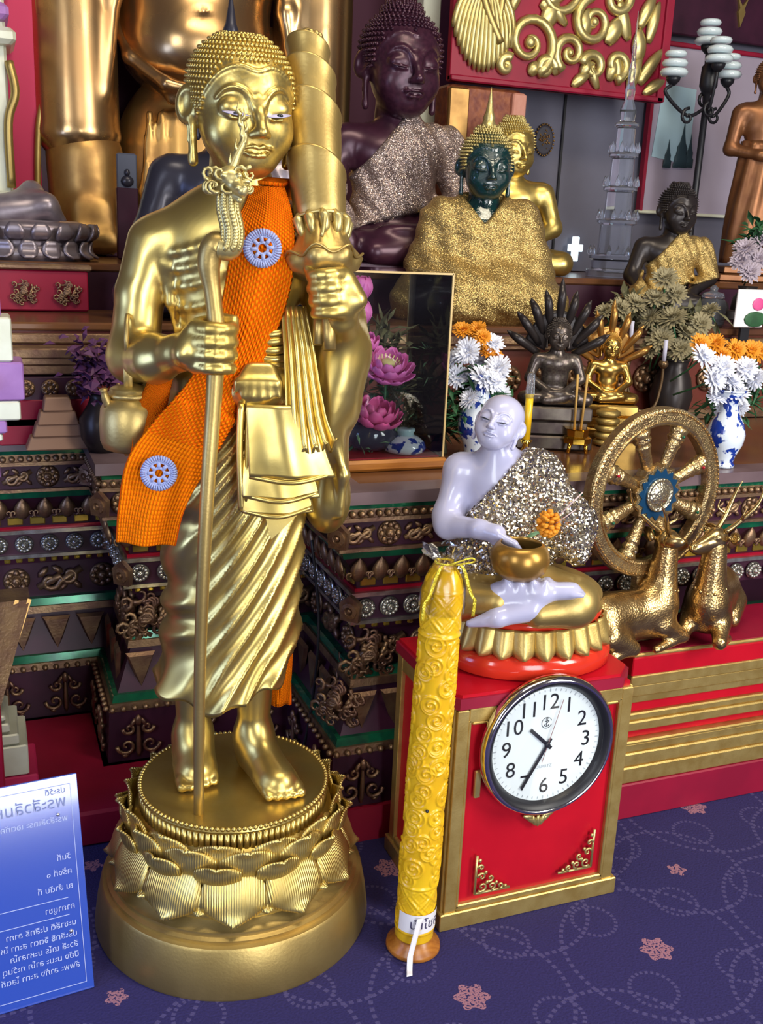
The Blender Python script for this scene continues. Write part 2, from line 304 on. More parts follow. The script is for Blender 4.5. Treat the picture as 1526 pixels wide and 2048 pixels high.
# ---------------------------------------------------------------- blended solids (signed distance field, polygonised)
class S:
    def __init__(s): s.ops = []; s.T(np.eye(3), (0, 0, 0), 1.0)
    def T(s, R=None, t=(0, 0, 0), sc=1.0): s.R = np.eye(3) if R is None else np.array(R); s.t = np.array(t, float); s.sc = sc; return s
    def pt(s, p): return s.R @ (np.array(p, float)*s.sc) + s.t
    def ell(s, c, r, k=.02, R=None, mode='+'):
        c = s.pt(c); r = np.array([r]*3 if np.isscalar(r) else r, float)*s.sc; Q = s.R if R is None else s.R @ np.array(R); m = np.abs(Q) @ r
        def fn(X, Y, Z, c=c, r=r, Q=Q):
            X = X-c[0]; Y = Y-c[1]; Z = Z-c[2]
            a = Q[0, 0]*X+Q[1, 0]*Y+Q[2, 0]*Z; b = Q[0, 1]*X+Q[1, 1]*Y+Q[2, 1]*Z; e = Q[0, 2]*X+Q[1, 2]*Y+Q[2, 2]*Z
            k0 = np.sqrt((a/r[0])**2+(b/r[1])**2+(e/r[2])**2); k1 = np.sqrt((a/r[0]**2)**2+(b/r[1]**2)**2+(e/r[2]**2)**2)
            return k0*(k0-1)/(k1+1e-9)
        s.ops.append((fn, c-m, c+m, k*s.sc, mode)); return s
    def cap(s, a, b, ra, rb=None, k=.02, mode='+'):
        a = s.pt(a); b = s.pt(b); ra = ra*s.sc; rb = ra if rb is None else rb*s.sc; R = max(ra, rb)
        def fn(X, Y, Z, a=a, d=b-a, ra=ra, rb=rb):
            X = X-a[0]; Y = Y-a[1]; Z = Z-a[2]; h = np.clip((X*d[0]+Y*d[1]+Z*d[2])/(d@d+1e-12), 0, 1)
            return np.sqrt((X-h*d[0])**2+(Y-h*d[1])**2+(Z-h*d[2])**2)-(ra+(rb-ra)*h)
        s.ops.append((fn, np.minimum(a, b)-R, np.maximum(a, b)+R, k*s.sc, mode)); return s
    def chain(s, pts, rad, k=.02, mode='+'):
        rad = [rad]*len(pts) if np.isscalar(rad) else rad
        for i in range(len(pts)-1): s.cap(pts[i], pts[i+1], rad[i], rad[i+1], k, mode)
        return s
    def field(s, X, Y, Z):
        D = np.full(np.broadcast(X, Y, Z).shape, 1e3)
        for fn, lo, hi, k, mode in s.ops:
            d = fn(X, Y, Z); D = s.mix(D, d, k, mode)
        return D
    @staticmethod
    def mix(D, d, k, mode):
        if mode == '+': h = np.clip(.5+.5*(d-D)/k, 0, 1); return d*(1-h)+D*h-k*h*(1-h)
        h = np.clip(.5-.5*(d+D)/k, 0, 1); return D*(1-h)-d*h+k*h*(1-h)
    def project(s, P, it=6, off=0.0):
        P = np.array(P, float); e = 1e-4*max(1, s.sc)
        for _ in range(it):
            x, y, z = P.T; d = s.field(x, y, z)-off
            g = np.stack([s.field(x+e, y, z)-d-off, s.field(x, y+e, z)-d-off, s.field(x, y, z+e)-d-off], 1)/e
            P = P - (d/(np.sum(g*g, 1)+1e-9))[:, None]*g*.9
        return P
    def mesh(s, res, name='body', post=None, smooth=1, lo=None, hi=None):
        los = np.min([o[1] for o in s.ops if o[4] == '+'], 0)-3*res; his = np.max([o[2] for o in s.ops if o[4] == '+'], 0)+3*res
        if lo is not None: los = np.maximum(los, lo)
        if hi is not None: his = np.minimum(his, hi)
        n = np.ceil((his-los)/res).astype(int)+1; ax = [los[i]+res*np.arange(n[i]) for i in range(3)]
        D = np.full(tuple(n), 1e3)
        for fn, a, b, k, mode in s.ops:
            m = k+3*res; i0 = np.clip(np.floor((a-m-los)/res).astype(int), 0, n); i1 = np.clip(np.ceil((b+m-los)/res).astype(int)+1, 0, n)
            if np.any(i1 <= i0): continue
            sl = tuple(slice(p, q) for p, q in zip(i0, i1))
            D[sl] = s.mix(D[sl], fn(ax[0][sl[0]][:, None, None], ax[1][sl[1]][None, :, None], ax[2][sl[2]][None, None, :]), k, mode)
        if post is not None: D = post(ax[0][:, None, None], ax[1][None, :, None], ax[2][None, None, :], D)
        v, f = nets(D, los, res, smooth); return rawmesh(name, v, f)
def nets(D, lo, res, smooth=1):
    I = D < 0; c = [(i, j, k) for i in (0, 1) for j in (0, 1) for k in (0, 1)]; sh = tuple(n-1 for n in D.shape)
    cnt = np.zeros(sh, np.int8)
    for i, j, k in c: cnt += I[i:i+sh[0], j:j+sh[1], k:k+sh[2]]
    ix = np.argwhere((cnt > 0) & (cnt < 8)); vid = np.full(sh, -1, np.int64); vid[tuple(ix.T)] = np.arange(len(ix))
    val = np.stack([D[ix[:, 0]+i, ix[:, 1]+j, ix[:, 2]+k] for i, j, k in c], 1); C = np.array(c, float)
    acc = np.zeros((len(ix), 3)); num = np.zeros(len(ix))
    for a in range(8):
        for b in range(a+1, 8):
            if np.abs(C[a]-C[b]).sum() != 1: continue
            va, vb = val[:, a], val[:, b]; m = (va < 0) != (vb < 0); t = np.where(m, va/np.where(m, va-vb, 1), 0)
            acc += np.where(m[:, None], C[a]+t[:, None]*(C[b]-C[a]), 0); num += m
    V = lo+res*(ix+acc/num[:, None]); F = []
    for ax_ in range(3):
        o = [0, 0, 0]; o[ax_] = 1; s0 = tuple(slice(0, D.shape[i]-o[i]) for i in range(3)); s1 = tuple(slice(o[i], D.shape[i]) for i in range(3))
        e = np.argwhere(I[s0] != I[s1]); b1, b2 = [i for i in range(3) if i != ax_]
        ok = (e[:, b1] > 0) & (e[:, b2] > 0) & (e[:, b1] < sh[b1]) & (e[:, b2] < sh[b2]); e = e[ok]
        def cell(d1, d2):
            q = e.copy(); q[:, b1] -= d1; q[:, b2] -= d2; return vid[tuple(q.T)]
        q = np.stack([cell(1, 1), cell(0, 1), cell(0, 0), cell(1, 0)], 1); ins = I[tuple(e.T)]
        flip = ins if ax_ == 1 else ~ins
        q[flip] = q[flip][:, ::-1]; F.append(q)
    F = np.concatenate(F)
    for _ in range(smooth):
        A = np.zeros_like(V); N = np.zeros(len(V))
        for k in range(4):
            np.add.at(A, F[:, k], V[F[:, (k+1) % 4]]); np.add.at(N, F[:, k], 1)
            np.add.at(A, F[:, k], V[F[:, (k-1) % 4]]); np.add.at(N, F[:, k], 1)
        V = V*.4+.6*A/np.maximum(N, 1)[:, None]
    return V, F
def text_mesh(txt, size, depth=0.0004, align='CENTER'):
    cu = bpy.data.curves.new('lettering', 'FONT'); cu.body = txt; cu.size = size; cu.extrude = depth; cu.align_x = align; cu.align_y = 'CENTER'; cu.resolution_u = 3
    o = bpy.data.objects.new('lettering', cu); COL.objects.link(o); bpy.context.view_layer.update()
    me = bpy.data.meshes.new_from_object(o.evaluated_get(bpy.context.evaluated_depsgraph_get())); bpy.data.objects.remove(o); me.materials.clear(); return me
def spiral(c, r0, turns, a0, sgn=1, n=22, k=0.12):      # a flat curl, (x, z) plane, tail first
    out = []
    for i in range(n):
        t = i/(n-1); r = r0*((1-t)**1.1*(1-k)+k); a = a0+sgn*turns*2*PI*t; out.append((c[0]+r*math.cos(a), 0.0, c[1]+r*math.sin(a)))
    return out
# ================================================================ the setting
def slab(name, c, d, mat, bev=0.0, kind='structure', parent=None):
    o = MB().box(c, d, bev=bev).build(name, mat, parent, smooth=False)
    if kind: o['kind'] = kind
    return o
slab('floor', (0.9, 0.9, -0.03), (5.4, 6.0, 0.06), carpet_mat)
slab('wall_back', (1.0, 3.80, 1.6), (4.8, 0.08, 3.3), M('dark_maroon_wall', (0.09, 0.02, 0.05), 0.6))
wr = slab('wall_right', (2.52, 3.36, 2.20), (1.9, 0.06, 2.1), wall_grey)
wf = slab('floor_altar_step', (-0.29, 2.20, 0.04), (1.82, 0.62, 0.08), red_dark, 0.006)
# ---- tiered altar: one profile swept along a stepped plan
altar = thing('altar', 'long dark maroon altar with tarnished gilt carving, green glass bands and beading behind the statues', 'altar', (0, 0, 0))
def plan(o, low=False):
    p = [(-1.2, 2.35+o), (.207+o, 2.35+o), (.207+o, 2.08+o), (.62+o, 2.08+o), (.62+o, 1.75+o)]
    return p + ([(1.19-o, 1.75+o), (1.19-o, 1.855+o), (2.9, 1.855+o)] if low else [(1.19, 1.75+o), (1.195, 1.75+o), (2.9, 1.75+o)])
def band(name, z0, z1, o0, o1, mat, deep=.07):
    mb = MB(); rings = []; w = z1 < .5
    for i in range(8):
        rings.append([(*plan(o0, w)[i], z0), (*plan(o1, w)[i], z1), (*plan(o1+deep, w)[i], z1), (*plan(o0+deep, w)[i], z0)])
    mb.rings(rings); return mb.build(name, mat, altar, smooth=False)
P_ = [('top_slab', .745, .770, -.008, -.008, altar_top), ('green_band', .733, .745, .006, .004, green_glass), ('bead_rail', .716, .733, .006, .006, altar_gilt),
      ('fillet', .708, .716, .0, .0, altar_gilt), ('flower_band', .652, .708, .014, .012, altar_dark), ('fillet', .645, .652, .004, .004, altar_gilt), ('green_band', .628, .645, .018, .014, green_glass),
      ('leaf_cavetto', .575, .628, .060, .022, altar_dark), ('tile_rail', .548, .575, .066, .064, altar_dark), ('ruby_line', .541, .548, .060, .060, ruby), ('fillet', .532, .541, .050, .050, silver_glass),
      ('rosette_band', .480, .532, .058, .058, altar_dark), ('fillet', .472, .480, .050, .050, silver_glass), ('stud_rail', .452, .472, .072, .068, altar_dark), ('scroll_waist', .362, .452, .085, .085, altar_dark),
      ('green_band', .345, .362, .064, .068, green_glass), ('bead_rail', .328, .345, .056, .058, altar_gilt), ('pendant_cove', .235, .328, .028, .064, altar_dark), ('green_band', .218, .235, .014, .018, green_glass), ('bead_rail', .200, .218, .006, .008, altar_gilt), ('foot_band', .08, .200, .0, .006, altar_dark), ('plinth', .0, .08, -.012, -.012, red_dark)]
for a in P_: band(*a)
slabtop = MB()
for (x0, x1, y0) in ((-1.2, .26, 2.39), (.26, .67, 2.12), (.67, 2.9, 1.79)): slabtop.box(((x0+x1)/2, (y0+2.345)/2 if y0 < 2.3 else 2.39, .7575), (x1-x0, max(.02, 2.345-y0), .0245))
slabtop.build('table_top', altar_brown, altar, smooth=False)
# carved pieces, each mesh shared
def m_rosette(r=.024, n=8):
    mb = MB(); mb.lathe([(r*.95, 0), (r, .003), (r*.8, .006), (r*.55, .004)], 20)
    for i in range(n): a = 2*PI*i/n; mb.ball((r*.66*math.cos(a), r*.66*math.sin(a), .006), (r*.27, r*.27, .006), 6, 4)
    mb.lathe([(r*.34, .004), (r*.34, .011), (r*.2, .014)], 10); mb.ball((0, 0, .013), r*.18, 6, 4); return mb.mesh('rosette')
def m_scroll(L=.06, h=.042):
    mb = MB()
    for s_ in (-1, 1):
        pts = [(-s_*L*.5, -s_*h*.3, .003)] + [(x, z, .005) for x, _, z in spiral((s_*L*.22, s_*h*.10), L*.22, 1.3, PI if s_ > 0 else 0, s_, 16)]
        mb.tube(pts, [.0055-.0035*i/len(pts) for i in range(len(pts))], 6)
        mb.ball((s_*L*.05, -s_*h*.32, .004), (.010, .005, .005), 6, 4, rotm(0, 0, s_*.6)); mb.ball((s_*L*.38, -s_*h*.25, .004), (.011, .005, .005), 6, 4, rotm(0, 0, -s_*.8))
    return mb.mesh('scroll')
def m_leaf(w=.020, h=.05):
    mb = MB()
    def fn(u, v):
        x = (u-.5)*2; wd = w*math.sin(PI*min(1, v*.92+.08))**.8*(1-.25*v); return (x*wd, h*(v-.5), .004+.009*math.sin(PI*v)*(1-x*x)+.006*v*v)
    mb.grid(fn, 5, 7, .003)
    for s_ in (-1, 1): mb.tube([(x, z, .007) for x, _, z in spiral((s_*w*.95, -h*.22), w*.5, 1.0, -PI/2, s_, 10)], .0022, 5)
    return mb.mesh('leaf')
def m_kanok(h=.10):
    mb = MB()
    mb.tube(catmull([(0, -h*.5, .003), (0, 0, .006), (0, h*.5, .006)], 4), [.003, .006, .006, .006, .005, .005, .004, .003, .001], 6)
    for s_ in (-1, 1):
        for (cx, cz, r) in ((.026, -.02, .022), (.020, .022, .015)): mb.tube([(x, z, .005) for x, _, z in spiral((s_*cx, cz), r, 1.25, PI if s_ < 0 else 0, -s_, 16)], [.005-.0028*i/16 for i in range(16)], 6)
        mb.ball((s_*.012, h*.36, .006), (.005, .013, .005), 6, 4, rotm(0, 0, s_*.5)); mb.ball((s_*.03, -h*.42, .005), (.008, .006, .005), 6, 4)
    mb.ball((0, h*.42, .008), (.008, .014, .006), 8, 5); return mb.mesh('kanok_spray')
def m_lion():      # the bushy carved spray of curls on the waist
    mb = MB(); rnd = random.Random(3)
    for i in range(34):
        a = rnd.uniform(0, 2*PI); r = .055*math.sqrt(rnd.random()); cx, cz = r*math.cos(a)*1.1, r*math.sin(a)
        mb.tube([(x, z, .006+.016*(1-r/.06)) for x, _, z in spiral((cx, cz), rnd.uniform(.012, .022), rnd.uniform(.6, 1.2), a+PI*.7, 1, 9)], [.0055-.004*k/9 for k in range(9)], 5)
    return mb.mesh('curl_spray')
me_ros, me_ros2, me_scr, me_leaf, me_kan, me_lion = m_rosette(), m_rosette(.019, 12), m_scroll(), m_leaf(), m_kanok(), m_lion()
me_bead = MB().ball((0, 0, 0), .0075, 8, 5).mesh('bead'); me_tile = MB().box((0, 0, 0), (.034, .018, .008), bev=.002).mesh('mirror_tile', False); me_tri = MB().rings([[(-.03, .04, 0), (.03, .04, 0), (0, -.045, 0)], [(-.024, .034, .008), (.024, .034, .008), (0, -.032, .008)]]).mesh('pendant', False)
me_stud = MB().box((0, 0, 0), (.014, .012, .008), bev=.003).mesh('stud', False)
for m_, mt_ in ((me_ros, altar_gilt), (me_ros2, silver_glass), (me_scr, altar_gilt), (me_leaf, altar_gilt), (me_kan, altar_gilt), (me_lion, altar_gilt), (me_bead, altar_gilt), (me_tile, amber_glass), (me_tri, altar_gilt), (me_stud, amber_glass)): m_.materials.append(mt_)
FR = (PI/2, 0, 0); LF = (PI/2, 0, -PI/2)      # lying on a front face / on a face looking left
def along(o, z, step, rows, skip=0.0):
    pl = plan(o); segs = [((pl[1][0]-.40, pl[0][1]), pl[1], FR), (pl[1], pl[2], LF), (pl[2], pl[3], FR), (pl[3], pl[4], LF), (pl[4], (1.18 if z < .5 else 2.05, pl[4][1]), FR)]
    k = 0
    for a, b, rot in segs:
        L = math.dist(a, b); n = max(1, int(L/step))
        for i in range(n):
            t = (i+.5)/n; name, me, dz, sc = rows[k % len(rows)]; k += 1
            link(name, me, None, altar, (a[0]+(b[0]-a[0])*t, a[1]+(b[1]-a[1])*t, z+dz), rot, sc)
along(.000, .7245, .0185, [('bead', me_bead, 0, 1)])
along(.014, .680, .062, [('rosette', me_ros, 0, 1.1), ('scroll', me_scr, 0, 1.05)])
along(.030, .602, .046, [('leaf', me_leaf, 0, 1)])
along(.064, .561, .050, [('mirror_tile', me_tile, 0, 1)])
along(.056, .506, .052, [('rosette', me_ros2, 0, 1.15)])
along(.070, .462, .026, [('stud', me_stud, 0, 1)])
along(.085, .407, .088, [('scroll', me_scr, 0, 1.7), ('rosette', me_ros, 0, 1.3)])
along(.040, .280, .072, [('pendant', me_tri, 0, 1.1)])
along(.000, .208, .024, [('bead', me_bead, 0, .95)])
along(-.002, .140, .115, [('kanok_spray', me_kan, 0, 1.0)])
# upturned corner pieces and the big curl sprays
cm = MB(); cm.prism([(-.03, -.035), (.03, -.035), (.036, .02), (.0, .05), (-.036, .02)], 0, .02); cm.lathe([(.026, .02), (.026, .026), (.014, .028), (.010, .022), (.004, .03)], 14)
me_corner = cm.mesh('corner_piece', False); me_corner.materials.append(altar_gilt)
for (x, y) in ((.207, 2.08), (.62, 1.75), (.207, 2.35), (.62, 2.08)):
    link('corner_piece', me_corner, None, altar, (x+.004, y+.004, .680), (PI/2, 0, -PI/4), .62); link('corner_piece', me_corner, None, altar, (x+.053, y+.053, .507), (PI/2, 0, -PI/4), .66)
for p, rot, sc in (((.31, 2.155, .40), FR, 1.15), ((.52, 2.15, .40), FR, 1.1), ((.72, 1.825, .40), FR, 1.1), ((.65, 1.80, .31), (PI/2, 0, -PI/4), 1.0), ((.70, 1.90, .30), LF, 1.2), ((.28, 2.25, .40), LF, 1.2)): link('curl_spray', me_lion, None, altar, p, rot, sc)
# second and third tiers behind
slab2 = thing('upper_altar_tier', 'upper altar tier of red-brown panels with a brown top behind the glass case', 'altar', (0, 0, 0))
MB().box((1.0, 2.61, .385), (4.4, .17, .77)).build('tier_support', altar_dark, slab2, smooth=False)
MB().box((1.0, 2.53, .892), (4.4, .33, .239)).build('tier_body', M('red_brown_panel', (0.16, 0.025, 0.02), 0.4, col2=(0.11, 0.03, 0.015), cscale=9), slab2, smooth=False)
MB().box((1.0, 2.53, 1.022), (4.4, .36, .018), bev=.004).build('tier_top', altar_brown, slab2, smooth=False)
for z, h in ((.785, .03), (.995, .022), (.975, .01)): MB().box((1.0, 2.358, z), (4.4, .014, h), bev=.003).build('moulding', altar_gilt, slab2, smooth=False)
for i in range(24):
    link('rosette', me_ros, None, slab2, (-.35+i*.11, 2.364, .89), FR, 1.7)
slab3 = thing('rear_altar_tier', 'dark rear altar tier carrying the seated figures', 'altar', (0, 0, 0))
MB().box((1.0, 3.225, .563), (4.4, 1.01, 1.126)).build('tier_body', altar_dark, slab3, smooth=False)
MB().box((1.0, 3.225, 1.137), (4.4, 1.02, .02), bev=.004).build('tier_top', altar_brown, slab3, smooth=False)
# ---- left margin: gilt-framed pillar, red strip, stepped stands
pil = thing('framed_pillar', 'pale gilt moulded pillar with gold beading at the upper left edge', 'pillar', (0, 0, 0))
MB().box((-.095, 3.22, 1.75), (.40, .16, 1.3), bev=.01).build('shaft', pale_stone, pil, smooth=False)
for z, w, m in ((1.86, .44, pale_stone), (1.78, .42, lilac_stone), (1.72, .45, pale_stone), (1.30, .47, pale_stone), (1.245, .455, pale_stone), (1.20, .44, pale_stone), (1.16, .43, silver_grey)): MB().box((-.095, 3.20, z), (w, .22, .042), bev=.012).build('moulding', m, pil, smooth=False)
mb = MB(); mb.tube(catmull([(.110, 3.13, 1.66), (.122, 3.12, 1.58), (.100, 3.12, 1.5), (.100, 3.12, 1.33)], 6), .012, 8); mb.build('gilt_beading', gold_dull, pil)
st = thing('red_pilaster', 'crimson pilaster strip between the pale pillar and the giant golden figure', 'pilaster')
MB().box((.150, 3.345, 1.80), (.085, .05, 1.3), bev=.004).build('strip', red_pink, st, smooth=False)
mb = MB(); mb.tube(catmull([(.200, 3.31, 2.2), (.204, 3.31, 1.8), (.208, 3.31, 1.62), (.188, 3.31, 1.5), (.180, 3.31, 1.3), (.20, 3.31, 1.17)], 8), .010, 8); mb.build('rope_edge', gold_dull, st)
mb = MB(); mb.box((.205, 3.34, 1.42), (.03, .02, .34)); mb.build('dark_inlay', altar_dark, st, smooth=False)
# grey lotus footing at the left
lf = thing('lotus_pedestal', 'dull silver lotus pedestal with a rounded grey foot above the red ledge', 'pedestal', (.12, 2.86, 1.147))
MB().lathe([(.16, 0), (.17, .02), (.15, .03), (.145, .05), (.165, .075), (.16, .09), (.13, .10)], 36, sq=.7).build('drum', silver_grey, lf)
pm = MB(); pm.grid(lambda u, v: ((u-.5)*.05*math.sin(PI*(.12+.8*v))**.6, -.012*math.sin(PI*v), v*.045), 5, 6, .006); pme = pm.mesh('petal'); pme.materials.append(silver_grey)
for i in range(18):
    a = 2*PI*i/18; r = .162; link('petal', pme, None, lf, (r*math.cos(a), .7*r*math.sin(a), .052), (.35, 0, a+PI/2)); link('petal', pme, None, lf, (r*1.03*math.cos(a+.17), .7*r*1.03*math.sin(a+.17), .05), (PI-.35, 0, a+.17+PI/2))
s = S(); s.cap((-.06, -.02, .115), (.05, -.03, .135), .045, .032, .03); s.cap((.05, -.03, .135), (.085, -.02, .10), .03, .018, .02); s.cap((-.02, 0, .11), (.02, .02, .17), .04, .03, .04)
link('foot', s.mesh(.006), silver_grey, lf)
# ledge and small cabinets at the left
cab = thing('red_ledge', 'crimson ledge with a gilt top edge under the silver lotus pedestal', 'ledge', (0, 0, 0))
MB().box((-.08, 2.66, 1.082), (.66, .08, .098), bev=.004).build('board', red_dark, cab, smooth=False); MB().box((-.08, 2.66, 1.138), (.68, .10, .014), bev=.004).build('top_edge', altar_gilt, cab, smooth=False)
for i in range(6): link('curl_spray', me_lion, None, cab, (-.3+.1*i, 2.618, 1.08), FR, .55)
sd = thing('carved_cabinet', 'small dim carved cabinet with stepped gilt cornice below the crimson ledge', 'cabinet', (.13, 2.31, .771))
for z, w, d, m in ((.03, .22, .06, red_dark), (.07, .20, .06, red_dark), (.12, .16, .055, altar_dark), (.165, .17, .06, altar_gilt), (.185, .19, .065, altar_gilt), (.20, .21, .07, altar_gilt)): MB().box((0, 0, z), (w, d, .022 if m is altar_gilt else .06), bev=.003).build('tier', m, sd, smooth=False)
for x in (-.05, 0, .05): link('rosette', me_ros, None, sd, (x, -.03, .125), FR, .8)
sp_ = thing('stepped_stand', 'tan stepped wooden stand on the altar between red panels', 'stand', (.14, 2.235, .771))
tan = M('tan_wood', (0.27, 0.15, 0.09), 0.5)
for z, w in ((.016, .135), (.045, .105), (.07, .085), (.10, .06)): MB().box((0, 0, z), (w, .05, .03), taper=.86, bev=.003).build('tier', tan, sp_, smooth=False)
# far-left stepped stand: glare and purple light are put into its colours
bs = thing('tiered_offering_stand', 'tiered offering stand coloured white and lilac for glare and purple light at the left edge of the photo', 'stand', (-.035, 1.90, 0))
for z0, z1, x1, m in ((1.118, 1.13, .023+.035, pale_stone), (1.085, 1.118, .066, lilac_stone), (1.008, 1.085, .082, pale_stone), (.94, 1.008, .098, lilac_stone), (.905, .94, .090, pale_stone), (.882, .905, .066, lilac_stone), (.868, .882, .058, pale_stone), (.80, .868, .05, lilac_stone)):
    MB().box((-.05+x1/2, 0, (z0+z1)/2), (.1+x1, .09, z1-z0-.001), bev=.003).build('tier', m, bs, smooth=False)
mb = MB(); mb.tube([(.034+.016*math.cos(a), -.047, 1.046+.016*math.sin(a)) for a in np.linspace(0, 2*PI, 17)], .003, 6, caps=False); mb.build('ring_ornament', silver_grey, bs)
link('flower_ornament', me_ros.copy(), None, bs, (.034, -.045, .974), FR, .85).data.materials[0] = lilac_stone
MB().box((-.05, .02, .40), (.15, .12, .80), bev=.004).build('post', red_dark, bs, smooth=False)
lp = thing('glare_white_pedestal', 'crimson pedestal with stepped gilt mouldings coloured white for glare at the lower left edge', 'pedestal', (-.2, 2.03, .081))  # mouldings are gilt; the white colour stands in for strong light on them
for z0, z1, x1, m in ((0, .055, .255, red_pink), (.055, .125, .238, pale_stone), (.127, .152, .222, pale_stone), (.156, .178, .205, pale_stone), (.182, .196, .198, pale_stone), (.198, .214, .19, pale_stone)): MB().box((x1/2-.1, .02, (z0+z1)/2), (x1+.2, .14, z1-z0-.002), bev=.003).build('tier', m, lp, smooth=False)
mb = MB(); mb.rings([[(-.1, .09, .214), (.19, .09, .214), (.19, -.05, .214), (-.1, -.05, .214)], [(-.1, .14, .40), (.26, .14, .40), (.26, .06, .40), (-.1, .06, .40)]]); mb.build('slanted_board', altar_gilt, lp, smooth=False)
for k in range(2): mb = MB(); mb.box((0, 0, 0), (.008, .014, .2)); o = mb.build('slat', gold_brown, lp, smooth=False, loc=(.20+.025*k, .04, .31), rot=(-.26, .36, 0))
mb = MB(); mb.ball((.145, -.055, .09), (.012, .006, .012), 10, 6); mb.build('ruby_boss', ruby, lp)
# ---- red and gold pedestal under the deer
dp = thing('stepped_red_pedestal', 'red pedestal with stepped gold mouldings under the two golden deer', 'pedestal', (1.264, 1.642, 0))
def ptier(nm, z0, z1, ov, mat, b=.003): z0, z1 = z0*1.063, z1*1.063; MB().box((.42, .095-.0, (z0+z1)/2), (.84+2*ov, .19+2*ov, z1-z0), bev=b).build(nm, mat, dp, smooth=False)
for a in (('plinth', 0, .083, .004, red_dark), ('moulding', .083, .120, .0, gold_trim), ('moulding', .120, .150, -.005, gold_trim), ('moulding', .150, .170, -.010, gold_trim), ('moulding', .170, .178, -.005, gold_trim), ('recess', .178, .200, -.022, red), ('moulding', .200, .222, -.008, gold_trim), ('moulding', .222, .238, -.014, gold_trim),
          ('recess', .238, .262, -.022, red), ('moulding', .262, .280, -.014, gold_trim), ('moulding', .280, .306, -.007, gold_trim), ('moulding', .306, .330, -.002, gold_trim), ('slab', .330, .372, .0, red), ('slab_edge', .372, .380, .001, gold_trim), ('slab_top', .380, .3815, -.004, red_dark)): ptier(*a)
# ================================================================ heads shared by the figures (unit: half the head's width)
def head_solid(robed=False, chub=1.0):
    s = S()
    s.ell((0, .12, .38), (1.0, 1.12, .95), .3); s.ell((0, -.22, -.22), (.88*chub, .84, 1.0), .25); s.ell((0, -.56, -.90), (.50*chub, .40, .34), .3)
    for q in (-1, 1): s.ell((q*.46, -.55, -.42), (.38*chub, .36, .42), .2)
    skin_ = S(); skin_.ops = list(s.ops)
    for q in (-1, 1):
        s.ell((q*.40, -.84, .02), (.29, .19, .20), .07)                                          # lids
        br = skin_.project(catmull([(q*.09, -1.06, .0), (q*.14, -1.06, .17), (q*.27, -1.04, .32), (q*.44, -.98, .38), (q*.61, -.89, .33), (q*.75, -.76, .16)], 4), 5, .012); s.chain([tuple(v_) for v_ in br], list(np.linspace(.046, .020, len(br))), .045)   # brows
        s.cap((q*.14, -1.16, -.42), (q*.10, -1.20, -.40), .085, .09, .05)
        s.chain([(q*.14, -1.01, -.07), (q*.30, -1.06, -.16), (q*.48, -1.0, -.15), (q*.66, -.82, -.06)], [.012, .02, .02, .012], .05)
        s.chain([(0, -1.12, -.655), (q*.09, -1.11, -.625), (q*.22, -1.05, -.655), (q*.33, -.95, -.69)], [.036, .044, .034, .018], .04)
        s.chain([(0, -1.09, -.79), (q*.12, -1.07, -.785), (q*.24, -.99, -.745)], [.048, .044, .022], .04)
    s.chain([(0, -1.02, .16), (0, -1.14, -.1), (0, -1.30, -.36)], [.09, .095, .115], .10)
    return s
def ear_ops(s, q, lobe=1.0):
    s.ell((q*1.03, .08, .0), (.12, .30, .38), .05, rotm(.25, 0, -q*.55)); s.ell((q*1.10, -.01, .02), (.08, .17, .24), .04, rotm(.25, 0, -q*.55), '-')
    s.chain([(q*.97, .02, -.25), (q*.97, .0, -.6), (q*.95, -.02, -.6-.42*lobe)], [.11, .085, .10], .06); s.chain([(q*1.05, .0, -.36), (q*1.03, -.02, -.52-.3*lobe)], [.03, .035], .03, '-')
HEADS = {}
